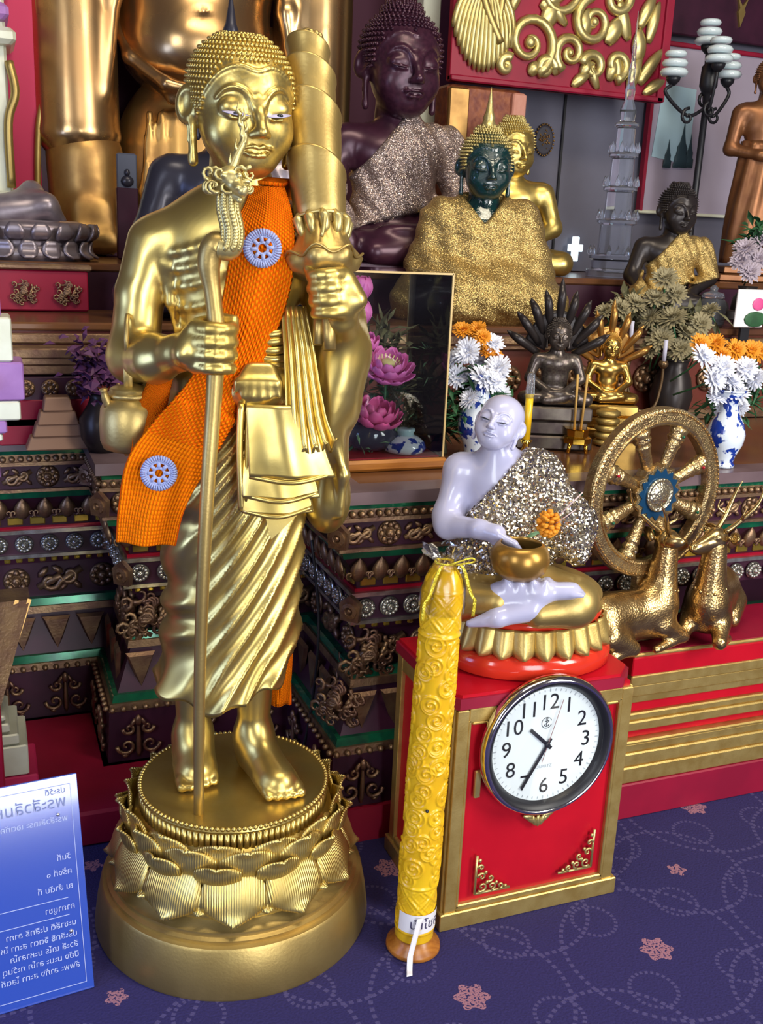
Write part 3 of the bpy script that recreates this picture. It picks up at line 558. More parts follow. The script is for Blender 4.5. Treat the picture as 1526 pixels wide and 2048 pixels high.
def head_meshes(kind):
    """unit meshes: face (with ears and neck), hair curls"""
    if kind in HEADS: return HEADS[kind]
    fine = {'main': .026, 'monk': .030}.get(kind, .048)
    s = head_solid(chub=1.06 if kind == 'monk' else 1.0)
    if kind == 'buddha': s.ell((0, .15, 1.22), (.52, .55, .36), .12)
    base = head_solid()
    if kind == 'buddha': base.ell((0, .15, 1.22), (.52, .55, .36), .12)
    curls = None
    if kind != 'monk':
        line = [(-.93, .10, -.34), (-.93, -.22, -.1), (-.86, -.52, .30), (-.66, -.80, .66), (-.36, -1.0, .80), (0, -1.06, .70), (.36, -1.0, .80), (.66, -.80, .66), (.86, -.52, .30), (.93, -.22, -.1), (.93, .10, -.34)]
        L = base.project(catmull(line, 4)); s.chain([tuple(p) for p in L], .036, .03)
        top = lambda x: np.interp(abs(x), [0, .36, .66, .86, .93], [.70, .80, .66, .30, -.25])
        pts = []; dz = .088 if kind == 'main' else .12
        for i, z in enumerate(np.arange(-.30, 1.75, dz)):
            zc = min(z, 1.25); rr = math.sqrt(max(.02, 1-((zc-.38)/1.02)**2)); n = int(2*PI*1.05*rr/dz*.98)
            for j in range(n):
                a = 2*PI*(j+.5*(i % 2))/max(n, 1); pts.append((math.cos(a)*rr, .12+1.12*math.sin(a)*rr, z))
        P = base.project(pts, 6, .02); keep = [p for p in P if not (p[1] < .25 and p[2] < top(p[0])+.06+(.0 if abs(p[0]) < .9 else .0)) and p[2] > -.5]
        mb = MB(); ic = MB().ball((0, 0, 0), 1.0, 6, 4); out = []; cen = np.array([0, .12, .3])
        for p in keep:
            if any(abs(p[0]-o[0]) < dz*.55 and abs(p[1]-o[1]) < dz*.55 and abs(p[2]-o[2]) < dz*.55 for o in out[-60:]): continue
            out.append(p); d = (p-cen); mb.add(ic.v, ic.f, p, frame_to(d), (dz*.50, dz*.50, dz*.42))
            if kind != 'main': mb.add(*[MB().cone((0, 0, 0), (0, 0, dz*.85), dz*.4, dz*.08, 6).v, MB().cone((0, 0, 0), (0, 0, dz*.85), dz*.4, dz*.08, 6).f], p, frame_to(d))
        curls = mb.mesh('hair_curls')
    for q in (-1, 1): ear_ops(s, q, .75 if kind == 'monk' else 1.0)
    s.cap((0, .20, -.6), (0, .26 if kind != 'monk' else .5, -1.5 if kind != 'monk' else -1.05), .52, .56 if kind != 'monk' else .48, .15)
    face = s.mesh(fine, 'head', smooth=1)
    ews = []; eis = []
    for q in (-1, 1):
        ew = MB(); ei = MB()
        def lens(u, v, q=q):
            x = (u-.5)*2; t = 1-x*x; xx = q*.41+x*.25
            zz = -.075+.02*x*q + (v-.5)*(.062 if kind != 'monk' else .055)*t**.7
            return (xx, -1.045+.34*max(0, abs(xx)-.36)**1.35 - .012*t + .06*(v-.5), zz)
        ew.grid(lens, 13, 5, .01)
        ei.ball((q*.42, -1.058, -.074), (.062, .02,   .038 if kind != 'monk' else .03), 10, 6)
        ews.append(ew.mesh('eye_white')); eis.append(ei.mesh('iris'))
    HEADS[kind] = (face, curls, ews, eis); return HEADS[kind]
def put_head(root, kind, loc, rot, sc, skin, hair, ew=None, ei=None, eyes=True):
    face, curls, mw, mi = head_meshes(kind)
    h = link('head', face.copy(), skin, root, loc, rot, sc)
    if curls:
        c = link('hair_curls', curls.copy(), hair, h); c['kind'] = 'stuff'
    if eyes:
        for a, b in zip(mw, mi): link('eye_white', a.copy(), ew or eye_white, h); link('iris', b.copy(), ei or eye_dark, h)
    return h
# ================================================================ the tall golden monk
AZ = math.atan2(.385, 1.62)
mk = thing('standing_monk_statue', 'tall golden standing monk statue with beaded hair on a lotus base', 'statue', (.385, 1.62, 0), -AZ)
# base
mb = MB(); mb.lathe([(.254, 0), (.256, .006), (.251, .045), (.243, .086), (.240, .091), (.232, .093), (.233, .101), (.226, .104), (.226, .112), (.218, .114), (.20, .13)], 72); base = mb.build('foundation', gold_dull, mk, auto=30)
mb = MB(); mb.lathe([(.21, .110), (.206, .13), (.192, .185), (.19, .19), (.186, .2), (.178, .235)], 60); mb.build('lotus_core', gold, mk)
mb = MB(); mb.lathe([(.164, .21), (.166, .266)], 72, fn=None); mb.lathe([(.170, .262), (.172, .268), (.170, .2745), (.166, .275), (.10, .275)], 72); mb.build('stand_disc', gold, mk, auto=35)
me_rib = MB().tube([(0, 0, 0), (0, 0, .034)], .0052, 6).mesh('drum_rib'); me_rib.materials.append(gold)
for i in range(96): a = 2*PI*i/96; link('drum_rib', me_rib, None, mk, (.167*math.cos(a), .167*math.sin(a), .229))
me_b = MB().ball((0, 0, 0), .0046, 8, 5).mesh('rim_bead'); me_b.materials.append(gold)
for i in range(116): a = 2*PI*i/116; link('rim_bead', me_b, None, mk, (.1695*math.cos(a), .1695*math.sin(a), .2735))
def petal(w, L, cup, curl, tip=.35):
    def fn(u, v):
        x = (u-.5)*2; wd = w*(math.sin(PI*(.25+.45*v))**.75)*(1 if v < .62 else max(.03, 1-((v-.62)/.38)**1.7))
        y = -cup*(1-(x*.9)**2)*math.sin(PI*(.12+.75*v)) - curl*max(0, v-.72)**2*14
        return (x*wd, y, L*v-L*.25*max(0, v-.85)**2*8*(0 if abs(x) > .6 else .3))
    mb = MB(); mb.grid(fn, 11, 13, .004); m = mb.mesh('lotus_petal'); m.materials.append(gold_petal); return m
big = petal(.056, .084, .014, .012); mid = petal(.048, .068, .016, .016); small = petal(.040, .052, .014, .014)
for i in range(12):      # hanging petals
    a = 2*PI*i/12; link('lotus_petal', big, None, mk, (.188*math.cos(a), .188*math.sin(a), .200), (.40, PI, a+PI/2))
    a += PI/12; link('lotus_petal', small, None, mk, (.186*math.cos(a), .186*math.sin(a), .180), (.50, PI, a+PI/2))
for i in range(12):      # standing petals, three rows
    a = 2*PI*i/12+.13; link('lotus_petal', mid, None, mk, (.182*math.cos(a), .182*math.sin(a), .186), (.10, 0, a+PI/2))
    a += PI/12; link('lotus_petal', mid, None, mk, (.176*math.cos(a), .176*math.sin(a), .192), (.04, 0, a+PI/2)); link('lotus_petal', small, None, mk, (.190*math.cos(a), .190*math.sin(a), .180), (.20, 0, a+PI/2))
# body
def grip(s, c, ax, side, n=4, r=.012, gap=.0195, fr=.0102, a0=-1.9, a1=1.95):
    """fist closed round a rod through c along ax; side +1: back of the hand on the viewer's left"""
    ax = np.array(ax, float)/np.linalg.norm(ax); fw = np.array([0, -1, 0])-ax*(-ax[1]); fw /= np.linalg.norm(fw); sd = np.cross(ax, fw)*-1*side
    if sd[0]*side < 0: sd = -sd
    c = np.array(c, float)
    for i in range(n):
        z = (1.5-i)*gap; rho = r+fr*1.0; fr_i = fr*(1, 1.04, 1, .86)[i]; pts = []
        for t in np.linspace(a0, a1-(.0, 0, .1, .25)[i], 9):
            q = rho*(1.18 if t < -1.2 else 1); pts.append(c+ax*z+sd*q*math.sin(t)+fw*q*math.cos(t))
        s.chain(pts, list(np.linspace(fr_i*1.12, fr_i*.86, 9)), .0035)
    s.chain([c-sd*.046+fw*.002-ax*.012, c-sd*.020-fw*.016+ax*.030, c+sd*.004-fw*.018+ax*.040, c+sd*.026-fw*.004+ax*.042], [.016, .013, .0105, .0085], .008)
    return sd, fw
s = S()
s.ell((0, .025, 1.195), (.112, .075, .105), .04); s.ell((0, .025, 1.07), (.088, .07, .12), .05); s.ell((0, .03, .93), (.115, .08, .10), .05)
s.cap((-.10, .03, 1.234), (.10, .03, 1.234), .040, .040, .04); s.cap((.005, .02, 1.26), (.008, .012, 1.33), .052, .045, .03); s.cap((-.045, .035, 1.262), (.045, .035, 1.262), .042, .042, .05)
# arm on the viewer's left
s.cap((-.130, .03, 1.220), (-.154, .022, 1.14), .044, .039, .022); s.cap((-.154, .022, 1.14), (-.164, .008, 1.042), .039, .040, .008)
s.cap((-.163, .004, 1.040), (-.125, -.058, 1.047), .041, .036, .022); s.cap((-.125, -.058, 1.047), (-.085, -.108, 1.062), .036, .027, .018)
SA = np.array([-.030, -.138, 1.076]); sd, fw = grip(s, SA, (.02, .012, 1), 1, r=.015)
s.cap((-.088, -.106, 1.065), (-.062, -.126, 1.073), .024, .026, .016); s.ell((-.060, -.130, 1.075), (.022, .018, .036), .014)
# arm on the viewer's right, forearm raised
s.cap((.120, .03, 1.235), (.165, .02, 1.12), .045, .040, .03); s.cap((.165, .02, 1.11), (.176, -.015, 1.065), .040, .036, .03); s.cap((.178, -.02, 1.068), (.162, -.082, 1.118), .034, .024, .02)
FA = np.array([.138, -.098, 1.158]); grip(s, FA, (-.10, .07, 1), -1, r=.012, gap=.019)
s.cap((.162, -.084, 1.118), (.166, -.092, 1.145), .024, .024, .014); s.ell((.170, -.094, 1.158), (.019, .02, .035), .012)
# robe: folds under the arm and across the waist, sleeve falls
for (x0, z0, x1, z1) in ((-.112, 1.205, -.03, 1.245), (-.115, 1.178, -.025, 1.215), (-.116, 1.150, -.015, 1.188), (-.113, 1.118, -.02, 1.148), (-.108, 1.086, -.03, 1.104)):
    n_ops = len(s.ops); tor = S(); tor.ops = s.ops[:4]; pp = tor.project([(x0+(x1-x0)*t_, -.012-.05*min(1, t_*1.6), z0+(z1-z0)*t_-.006*math.sin(PI*t_)) for t_ in np.linspace(0, 1, 6)], 6, -.0012); s.chain([tuple(v_) for v_ in pp], [.0040, .0042, .0040, .0036, .003, .002], .008)
s.chain([(-.106, .01, 1.235), (-.108, -.004, 1.19), (-.104, .0, 1.13), (-.092, .01, 1.06)], [.005, .006, .006, .005], .012)
s.ell((.176, -.005, 1.03), (.030, .060, .090), .05, rotm(0, -.12, 0)); s.ell((.152, -.01, .975), (.030, .06, .10), .05); s.ell((.158, .02, .865), (.036, .062, .120), .02); s.ell((.158, .02, .80), (.040, .064, .055), .02)
pass
s.chain([(.165, -.045, .93), (.178, -.048, .86), (.176, -.045, .79)], [.006, .009, .006], .016)
body = link('body', s.mesh(.0042, 'body'), gold, mk)
# legs and feet
def foot(s, ank, heel, toe, spread, sgn):
    ank, heel, toe = map(np.array, (ank, heel, toe)); d = toe-heel; d = d/np.linalg.norm(d); sx_ = np.array([-d[1], d[0], 0])*-1
    s.cap(ank+np.array([0, 0, .12]), ank, .036, .028, .02); s.cap(ank, heel+np.array([0, 0, .024]), .030, .026, .02)
    s.cap(heel+np.array([0, 0, .026]), toe-d*.03+np.array([0, 0, .016]), .026, .021, .03); s.cap(ank+np.array([0, 0, -.012]), toe-d*.035+np.array([0, 0, .020]), .028, .018, .035); s.cap(heel+np.array([0, 0, .022]), toe-d*.045+np.array([0, 0, .016])+sx_*.014, .02, .018, .03); s.cap(heel+np.array([0, 0, .022]), toe-d*.045+np.array([0, 0, .016])-sx_*.014, .02, .018, .03)
    for i in range(5):
        o = (i-2)*spread; b = toe-d*.036+sx_*o*.9+np.array([0, 0, .013]); L = (.040, .043, .041, .036, .030)[i if sgn > 0 else 4-i]*.85
        if (i == 0 and sgn > 0) or (i == 4 and sgn < 0): R_ = .0098
        else: R_ = .0078
        s.chain([b-d*.03+np.array([0, 0, .008]), b+d*L*.5, b+d*L+np.array([0, 0, -.004])], [R_*1.1, R_, R_*.95], .006)
s = S(); foot(s, (-.076, .045, .345), (-.076, .045, .276), (-.062, -.048, .276), .0165, -1); link('foot', s.mesh(.0034, 'foot'), gold, mk)
s = S(); foot(s, (.036, .035, .345), (.040, .040, .276), (.092, -.092, .276), .0165, 1); link('foot', s.mesh(.0034, 'foot'), gold, mk)
# skirt
zs = [1.06, 1.0, .93, .85, .76, .66, .56, .49, .455]; cxs = [0, 0, .0, .0, .0, -.002, -.004, -.008, -.012]; rxs = [.094, .108, .120, .124, .120, .117, .120, .124, .122]; rys = [.072, .085, .092, .096, .094, .094, .098, .104, .106]
def fold(x, z, front):
    u0, z0 = .150, 1.24; dx, dz = u0-x, z0-z; r = math.hypot(dx, dz); a = math.atan2(dz, dx); ph = a+.60*r
    w = abs(math.sin(ph*62+.35*math.sin(ph*17)))**.75; left = min(1, max(0, (-.038-x)/.045)); left = left*left*(3-2*left)
    w2 = (.5+.5*math.cos((z-.55*(x+.12)+.015*math.sin(z*31))*2*PI/.078))**1.3
    amp = min(1, max(0, (1.04-z)/.10)); return amp*((.0095*(1-w))*(1-left)+left*.0125*w2-.003)
mb = MB(); rings = []; NA = 300; NZ = 110
for k in range(NZ):
    t = k/(NZ-1); z = 1.06-(1.06-.468)*t; zz = -z; cx = np.interp(zz, [-q for q in zs], cxs); rx = np.interp(zz, [-q for q in zs], rxs); ry = np.interp(zz, [-q for q in zs], rys); ring = []
    for j in range(NA):
        a = 2*PI*j/NA; x = cx+rx*math.cos(a); y = .02+ry*math.sin(a); d = fold(x, z, y < .02)
        low = max(0, (t-.86)/.14); flare = low*low*(.010+.008*math.sin(a*7+.6)); zoff = low*(.009*math.sin(a*5+1.2)+.006*math.sin(a*11)-(.012 if math.sin(a) < 0 else 0)*math.sin(-a)) if True else 0
        rt = max(0, math.cos(a))**2*low; zoff += .055*rt
        ring.append((x+(d+flare)*math.cos(a)-.022*rt, y+(d+flare)*math.sin(a), z+zoff))
    rings.append(ring)
rings.append([((p[0]+.01)*.90-.01, .02+(p[1]-.02)*.90, p[2]+.004) for p in rings[-1]]); rings.append([((p[0]+.01)*.6-.01, .02+(p[1]-.02)*.6, .50) for p in rings[-2]])
mb.rings(rings); mb.build('skirt', gold, mk)
# layered cloth over the front
def sheet(name, rows, n=25, thick=.004, pleat=0.0, np_=4, jag=0.0):
    """rows: (left x, right x, z, y) from the top down"""
    def fn(u, v):
        t = v*(len(rows)-1); i = min(int(t), len(rows)-2); f = t-i; a, b = rows[i], rows[i+1]; x0, x1, z, y = [a[q]*(1-f)+b[q]*f for q in range(4)]
        w = math.cos(u*np_*2*PI); return (x0+(x1-x0)*u, y-.012*math.sin(PI*u)-pleat*w*(.3+.7*v), z+jag*v**3*(w+2*(u-.5)))
    mb_ = MB(); mb_.grid(fn, n, 15, thick); return mb_.build(name, gold, mk)
s = S(); s.ell((.036, -.066, 1.000), (.056, .036, .035), .02); s.ell((.040, -.060, 1.026), (.040, .028, .022), .025)
for k in range(6): s.chain([(.016+.008*k, -.086, 1.044), (.002+.0125*k, -.099, 1.02), (-.004+.0145*k, -.102, .996)], [.002, .0028, .001], .012)
link('waist_pouch', s.mesh(.0032, 'waist_pouch'), gold, mk)
for i, z in enumerate((1.092, 1.080, 1.066, 1.052, 1.041)):
    mb = MB(); mb.tube(catmull([(-.02, -.030, z-.004), (.026, -.060, z+.002*(i-2)), (.060, -.068, z), (.092, -.050, z+.005)], 5), [.003]+[.0072]*14+[.003], 8); mb.build('sash_fold', gold, mk)
sheet('pleated_fall', [(.070, .108, 1.135, -.058), (.073, .120, 1.08, -.080), (.076, .130, 1.02, -.092), (.078, .142, .96, -.099), (.076, .156, .92, -.104), (.074, .160, .912, -.106)], 61, .005, .0065, 5, .012)
sheet('folded_robe', [(.016, .118, .985, -.093), (.018, .130, .95, -.102), (.020, .146, .90, -.110), (.022, .158, .872, -.113)], 41, .007, .0022, 2)
sheet('folded_robe', [(.012, .11, .90, -.098), (.010, .128, .86, -.106), (.012, .134, .838, -.110)], 41, .007, .0018, 2)
sheet('folded_robe', [(.010, .10, .87, -.096), (.006, .122, .83, -.103), (.010, .124, .812, -.107)], 25, .007)
mb = MB(); mb.rings([[(.045, -.105, .815), (.112, -.102, .818), (.058, -.106, .765)], [(.045, -.098, .815), (.112, -.095, .818), (.058, -.099, .765)]]); mb.build('robe_corner', gold, mk, smooth=False)
for z, x0, x1, y in ((.868, .022, .156, -.117), (.836, .014, .132, -.114), (.810, .012, .122, -.111)):
    mb = MB(); mb.tube(catmull([(x0, y+.004, z+.004), ((x0+x1)/2, y-.011, z-.002), (x1, y+.004, z+.010)], 6), .0045, 8); mb.build('robe_hem', gold, mk)
mb = MB(); mb.tube(catmull([(.008, -.094, .985), (.006, -.102, .92), (.008, -.106, .86), (.010, -.105, .815)], 6), .006, 8); mb.tube(catmull([(.020, -.092, .985), (.019, -.101, .92), (.018, -.106, .83)], 6), .005, 8); mb.build('robe_edge', gold, mk)
# head
HR = (.13, -.03, .30); HL = (.006, -.006, 1.428)
put_head(mk, 'main', HL, HR, .0795, gold, gold)
# ================================================================ things the monk carries
ROOT = (.385, 1.62, 0)
def held(name, label, cat): return thing(name, label, cat, ROOT, -AZ)
# walking staff with a dragon head
sf = held('walking_staff', 'golden dragon-headed walking staff in the tall monk\'s hand', 'staff')
pth = catmull([(-.060, -.118, .275), (-.056, -.140, .55), (-.046, -.150, .80), (-.033, -.141, 1.0), (-.029, -.1375, 1.09), (-.034, -.136, 1.15), (-.040, -.136, 1.195), (-.034, -.138, 1.222), (-.018, -.140, 1.228)], 6)
mb = MB(); n = len(pth); mb.tube(pth, [np.interp(i/(n-1), [0, .3, .5, .58, .66, .75, .9, 1], [.0088, .0115, .0145, .0125, .013, .017, .019, .016]) for i in range(n)], 14); mb.build('shaft', gold_dull, sf)
dn = catmull([(-.026, -.140, 1.222), (-.010, -.142, 1.222), (-.006, -.142, 1.245), (-.012, -.142, 1.275), (-.012, -.143, 1.30)], 6); n = len(dn)
mb = MB(); mb.tube(dn, [.017, .0185]+[.0175]*(n-4)+[.015, .014], 12); mb.build('dragon_neck', gold_carve, sf)
mes = MB().ball((0, 0, 0), (.005, .0025, .006), 6, 4).mesh('neck_scale'); mes.materials.append(gold_carve)
for i in range(6, n-1):
    for a in (-1.1, -.4, .3, 1.0): link('neck_scale', mes, None, sf, (dn[i][0]+.0175*math.sin(a)*.95, dn[i][1]-.0175*math.cos(a), dn[i][2]), (0, 0, a))
mb = MB(); sdf = S(); sdf.ell((-.010, -.146, 1.318), (.019, .022, .017), .006); sdf.cap((-.006, -.150, 1.310), (.008, -.176, 1.300), .013, .008, .006); sdf.cap((-.008, -.148, 1.298), (.004, -.168, 1.288), .009, .005, .004)
for q in (-1, 1): sdf.ell((-.008+q*.011, -.164, 1.321), .005, .002); sdf.ell((.006+q*.005, -.180, 1.304), .004, .002)
link('dragon_head', sdf.mesh(.0017, 'dragon_head'), gold_carve, sf)
rnd = random.Random(5)
for i in range(16):      # mane curls
    a = -2.4+4.8*i/15; r = .019; c0 = np.array([-.010+r*math.sin(a), -.144-.012*math.cos(a), 1.312+.012*math.cos(i*2.1)]); mb = MB()
    cur = [(x, z) for x, _, z in spiral((0, 0), .011, 1.1, a, 1 if a > 0 else -1, 10)]
    mb.tube([c0+np.array([x+.010*math.sin(a), -.006, z]) for x, z in cur], [.0036-.0024*k/9 for k in range(10)], 6); mb.build('mane_curl', gold_carve, sf)
cr = catmull([(-.010, -.142, 1.325), (.000, -.140, 1.350), (.010, -.140, 1.372), (.006, -.140, 1.392), (.004, -.140, 1.412)], 5); mb = MB(); mb.tube(cr, [np.interp(i/(len(cr)-1), [0, .4, .8, 1], [.0085, .0058, .0036, .001]) for i in range(len(cr))], 10); mb.build('crest', gold_carve, sf)
for k in range(9):
    p = cr[2*k+2]; mb = MB(); q = 1 if k % 2 else -1
    mb.tube(catmull([p, p+np.array([q*.0045, -.004, .006]), p+np.array([q*.003, -.004, .017])], 4), [.0038, .0036, .0032, .0028, .0022, .0016, .001, .0008, .0004], 6); mb.build('crest_flame', gold_carve, sf)
# folded ceremonial parasol
fp = held('closed_parasol', 'golden closed parasol of overlapping cups raised in the tall monk\'s hand', 'parasol')
A0, A1 = np.array([.143, -.100, 1.085]), np.array([.107, .062, 1.560]); DA = (A1-A0)/np.linalg.norm(A1-A0); RF = frame_to(DA, (0, 1, 0)); LEN = np.linalg.norm(A1-A0)
RF = np.stack([np.cross((0, 1, 0), DA)/np.linalg.norm(np.cross((0, 1, 0), DA)), np.cross(DA, np.cross((0, 1, 0), DA))/np.linalg.norm(np.cross((0, 1, 0), DA)), DA], 1)
def onaxis(z): return A0+DA*z
def cup(z0, z1, r0, r1, drop, mat=gold_dull, name='cup', n=40, a0=-PI*.72, wave=0.0, nw=9, lipw=.0022):
    rings = []
    prof = [(0, r0), (.25, r0+(r1-r0)*.45), (.6, r0+(r1-r0)*.85), (.9, r1), (.97, r1+lipw), (1.0, r1+lipw), (1.0, r1-.003), (.9, r1-.006)]
    for t, r in prof:
        ring = []
        for j in range(n):
            a = 2*PI*j/n; zz = z0+(z1-z0)*t-drop*t*(1-math.cos(a-a0))/2+wave*t*math.cos(nw*a); ring.append((r*(1+wave*8*t*math.cos(nw*a+1))*math.cos(a), r*(1+wave*8*t*math.cos(nw*a+1))*math.sin(a), zz))
        rings.append(ring)
    mb_ = MB(); mb_.rings(rings, A0, RF); return mb_.build(name, mat, fp)
cup(.180, .300, .038, .0440, .050); cup(.265, .392, .037, .0435, .052); cup(.350, .446, .034, .0395, .042); cup(.410, .482, .028, .0330, .028)
mb = MB(); mb.lathe([(.028, .43), (.028, .468), (.023, .480), (.016, .487), (.012, .490), (.012, .494), (.006, .499)], 24, A0, RF); mb.build('top_knob', gold_dull, fp)
for i in range(14): a = 2*PI*i/14; mb = MB(); mb.ball(A0+RF@np.array([.021*math.cos(a), .021*math.sin(a), .484]), (.006, .005, .005), 6, 4); mb.build('knob_petal', gold_dull, fp)
mb = MB(); mb.lathe([(.012, .095), (.030, .100), (.058, .112), (.066, .128), (.060, .136), (.052, .150), (.044, .172), (.041, .19)], 56, A0, RF, fn=lambda a, z: .88+(.07*math.cos(7*a+.5) if z < .14 else .03*math.cos(14*a))); mb.build('leaf_cup', gold_dull, fp)
mb = MB(); mb.tube([A0+RF@np.array([.0585*(1+.07*math.cos(7*a+.5))*math.cos(a), .0585*(1+.07*math.cos(7*a+.5))*math.sin(a), .131+.006*math.cos(7*a)]) for a in np.linspace(0, 2*PI, 64)], .0022, 6, caps=False); mb.build('leaf_edge', gold_dull, fp)
for i in range(12):      # gathered cloth under the lowest cup
    a = 2*PI*i/12; mb = MB(); mb.tube([A0+RF@np.array([r*math.cos(a+da), r*math.sin(a+da), z]) for r, z, da in ((.040, .196, .0), (.0440, .186, .06), (.040, .168, .1), (.036, .158, .05))], [.004, .0085, .007, .003], 8); mb.build('gathered_fold', gold_carve, fp)
mb = MB(); mb.tube([A0+RF@np.array([.0415*math.cos(a), .0415*math.sin(a), .193]) for a in np.linspace(0, 2*PI, 40)], .0028, 6, caps=False); mb.build('tie_cord', gold_carve, fp)
mb = MB(); mb.tube(catmull([A0+RF@np.array([.004, -.046, .192]), A0+RF@np.array([.002, -.050, .175]), A0+RF@np.array([-.004, -.053, .150])], 4), .0032, 6); mb.build('cord_tail', gold_carve, fp)
mb = MB(); mb.tube([onaxis(-.012), onaxis(.02), onaxis(.095), onaxis(.11)], [.0105, .0115, .0095, .014], 12); mb.build('handle', gold_dull, fp)
mb = MB(); mb.tube([onaxis(-.005)+np.array([-.018, .004, .0]), onaxis(.055)+np.array([-.012, .004, 0])], [.008, .009], 10); mb.build('handle_tail', gold_dull, fp)
# kettle hanging on the arm
kt = held('kettle', 'gold kettle hanging from the tall monk\'s bent arm', 'kettle')
KC = np.array([-.165, -.030, .895])
mb = MB(); mb.lathe([(.036, .0), (.047, .004), (.0515, .016), (.0525, .045), (.050, .068), (.041, .083), (.033, .088)], 40, KC); mb.build('pot', gold_dull, kt)
mb = MB(); mb.lathe([(.037, .086), (.039, .090), (.037, .094), (.035, .095), (.035, .099), (.031, .102), (.012, .106), (.006, .108)], 36, KC); mb.build('lid', gold_dull, kt)
mb = MB(); mb.lathe([(.004, .104), (.005, .112), (.011, .116), (.011, .121), (.006, .124)], 14, KC+np.array([.022, 0, 0])); mb.build('lid_knob', gold_dull, kt)
mb = MB(); mb.tube(catmull([KC+np.array([-.034, -.02, .076]), KC+np.array([-.039, -.024, .090]), KC+np.array([-.041, -.026, .102])], 4), [.009, .008, .0075, .007, .0065, .006, .0055, .006, .007], 10); mb.build('spout', gold_dull, kt)
mb = MB(); mb.box(KC+np.array([-.004, -.012, .125]), (.014, .006, .052), bev=.001); mb.tube(catmull([KC+np.array([-.004, -.012, .148]), KC+np.array([-.004, -.024, .182]), KC+np.array([-.004, .0, .215]), KC+np.array([-.004, .046, .19]), KC+np.array([-.004, .052, .14]), KC+np.array([-.004, .028, .10])], 5), .004, 8); mb.build('handle', gold_dull, kt)
# orange knitted scarf
def scarf_mesh(name, rows, thick=.006, nu=30, nv=120, uv=True):
    rows_ = np.array(rows, float); t = np.linspace(0, 1, len(rows)); cen = catmull(rows_[:, :3], 12); wid = catmull(np.stack([rows_[:, 3], rows_[:, 4], rows_[:, 4]], 1), 12); m = len(cen)
    def fn(u, v):
        i = v*(m-1); k = min(int(i), m-2); f = i-k; p = cen[k]*(1-f)+cen[k+1]*f; w, yaw = (wid[k]*(1-f)+wid[k+1]*f)[:2]; d = cen[min(k+1, m-1)]-cen[max(k-1, 0)]; d = d/np.linalg.norm(d)
        x = np.array([1.0, 0, 0]); x = x-d*(x@d)*.55; x /= np.linalg.norm(x); x = x*math.cos(yaw)+np.array([0, -1, 0])*math.sin(yaw)*-1
        return p+x*(u-.5)*w+np.array([0, .020*abs(u-.5)*2*w/.1*(1 if v < .6 else .3)+.006*math.sin(u*9+v*7)*v, 0])
    mb_ = MB(); mb_.grid(fn, nu, nv, thick); me = mb_.mesh(name); ul = me.uv_layers.new(name='uv'); m1 = nu*nv
    vi = np.zeros(len(me.loops), np.int32); me.loops.foreach_get('vertex_index', vi); g = vi % m1; ul.data.foreach_set('uv', np.stack([(g % nu)/(nu-1), (g//nu)/(nv-1)], 1).astype(np.float32).ravel()); return me
def knit():
    nt = orange_wool.node_tree; b = nt.nodes['Principled BSDF']; L = nt.links.new
    def mt(op, a, c=None):
        n_ = nd(nt, 'ShaderNodeMath', operation=op)
        for i, v in enumerate((a, c)):
            if v is None: continue
            if isinstance(v, (int, float)): n_.inputs[i].default_value = v
            else: L(v, n_.inputs[i])
        return n_.outputs[0]
    uvn = nd(nt, 'ShaderNodeUVMap'); sp = nd(nt, 'ShaderNodeSeparateXYZ'); L(uvn.outputs[0], sp.inputs[0]); u, v = sp.outputs[0], sp.outputs[1]
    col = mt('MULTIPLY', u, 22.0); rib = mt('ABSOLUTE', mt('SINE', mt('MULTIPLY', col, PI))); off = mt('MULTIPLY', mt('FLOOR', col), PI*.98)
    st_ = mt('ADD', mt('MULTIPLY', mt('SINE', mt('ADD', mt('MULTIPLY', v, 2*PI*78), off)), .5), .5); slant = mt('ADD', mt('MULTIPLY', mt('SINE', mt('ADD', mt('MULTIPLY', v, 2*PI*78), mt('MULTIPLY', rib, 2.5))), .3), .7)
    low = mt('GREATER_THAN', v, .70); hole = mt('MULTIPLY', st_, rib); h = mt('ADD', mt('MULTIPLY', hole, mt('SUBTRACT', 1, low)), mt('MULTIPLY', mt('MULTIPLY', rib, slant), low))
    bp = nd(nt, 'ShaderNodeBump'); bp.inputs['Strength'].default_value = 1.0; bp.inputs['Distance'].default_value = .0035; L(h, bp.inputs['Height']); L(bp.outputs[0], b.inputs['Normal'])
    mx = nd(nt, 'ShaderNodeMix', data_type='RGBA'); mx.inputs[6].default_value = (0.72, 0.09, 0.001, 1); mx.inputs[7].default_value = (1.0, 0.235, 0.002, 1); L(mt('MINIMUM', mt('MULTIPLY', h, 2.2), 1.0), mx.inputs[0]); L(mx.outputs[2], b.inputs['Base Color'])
knit()
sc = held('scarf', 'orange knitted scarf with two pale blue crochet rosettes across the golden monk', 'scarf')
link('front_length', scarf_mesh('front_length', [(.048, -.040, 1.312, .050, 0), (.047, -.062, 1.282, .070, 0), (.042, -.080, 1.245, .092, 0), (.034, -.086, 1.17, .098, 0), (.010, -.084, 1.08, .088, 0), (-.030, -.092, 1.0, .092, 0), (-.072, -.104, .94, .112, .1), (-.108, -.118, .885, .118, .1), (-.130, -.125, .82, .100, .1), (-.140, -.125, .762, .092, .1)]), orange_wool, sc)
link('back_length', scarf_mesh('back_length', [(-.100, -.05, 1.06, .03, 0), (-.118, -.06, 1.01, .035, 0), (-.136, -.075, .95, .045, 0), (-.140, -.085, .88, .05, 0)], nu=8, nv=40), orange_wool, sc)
link('rear_tail', scarf_mesh('rear_tail', [(.084, .135, .60, .05, 0), (.086, .140, .48, .05, 0), (.087, .140, .346, .046, 0)], nu=10, nv=30), orange_wool, sc)
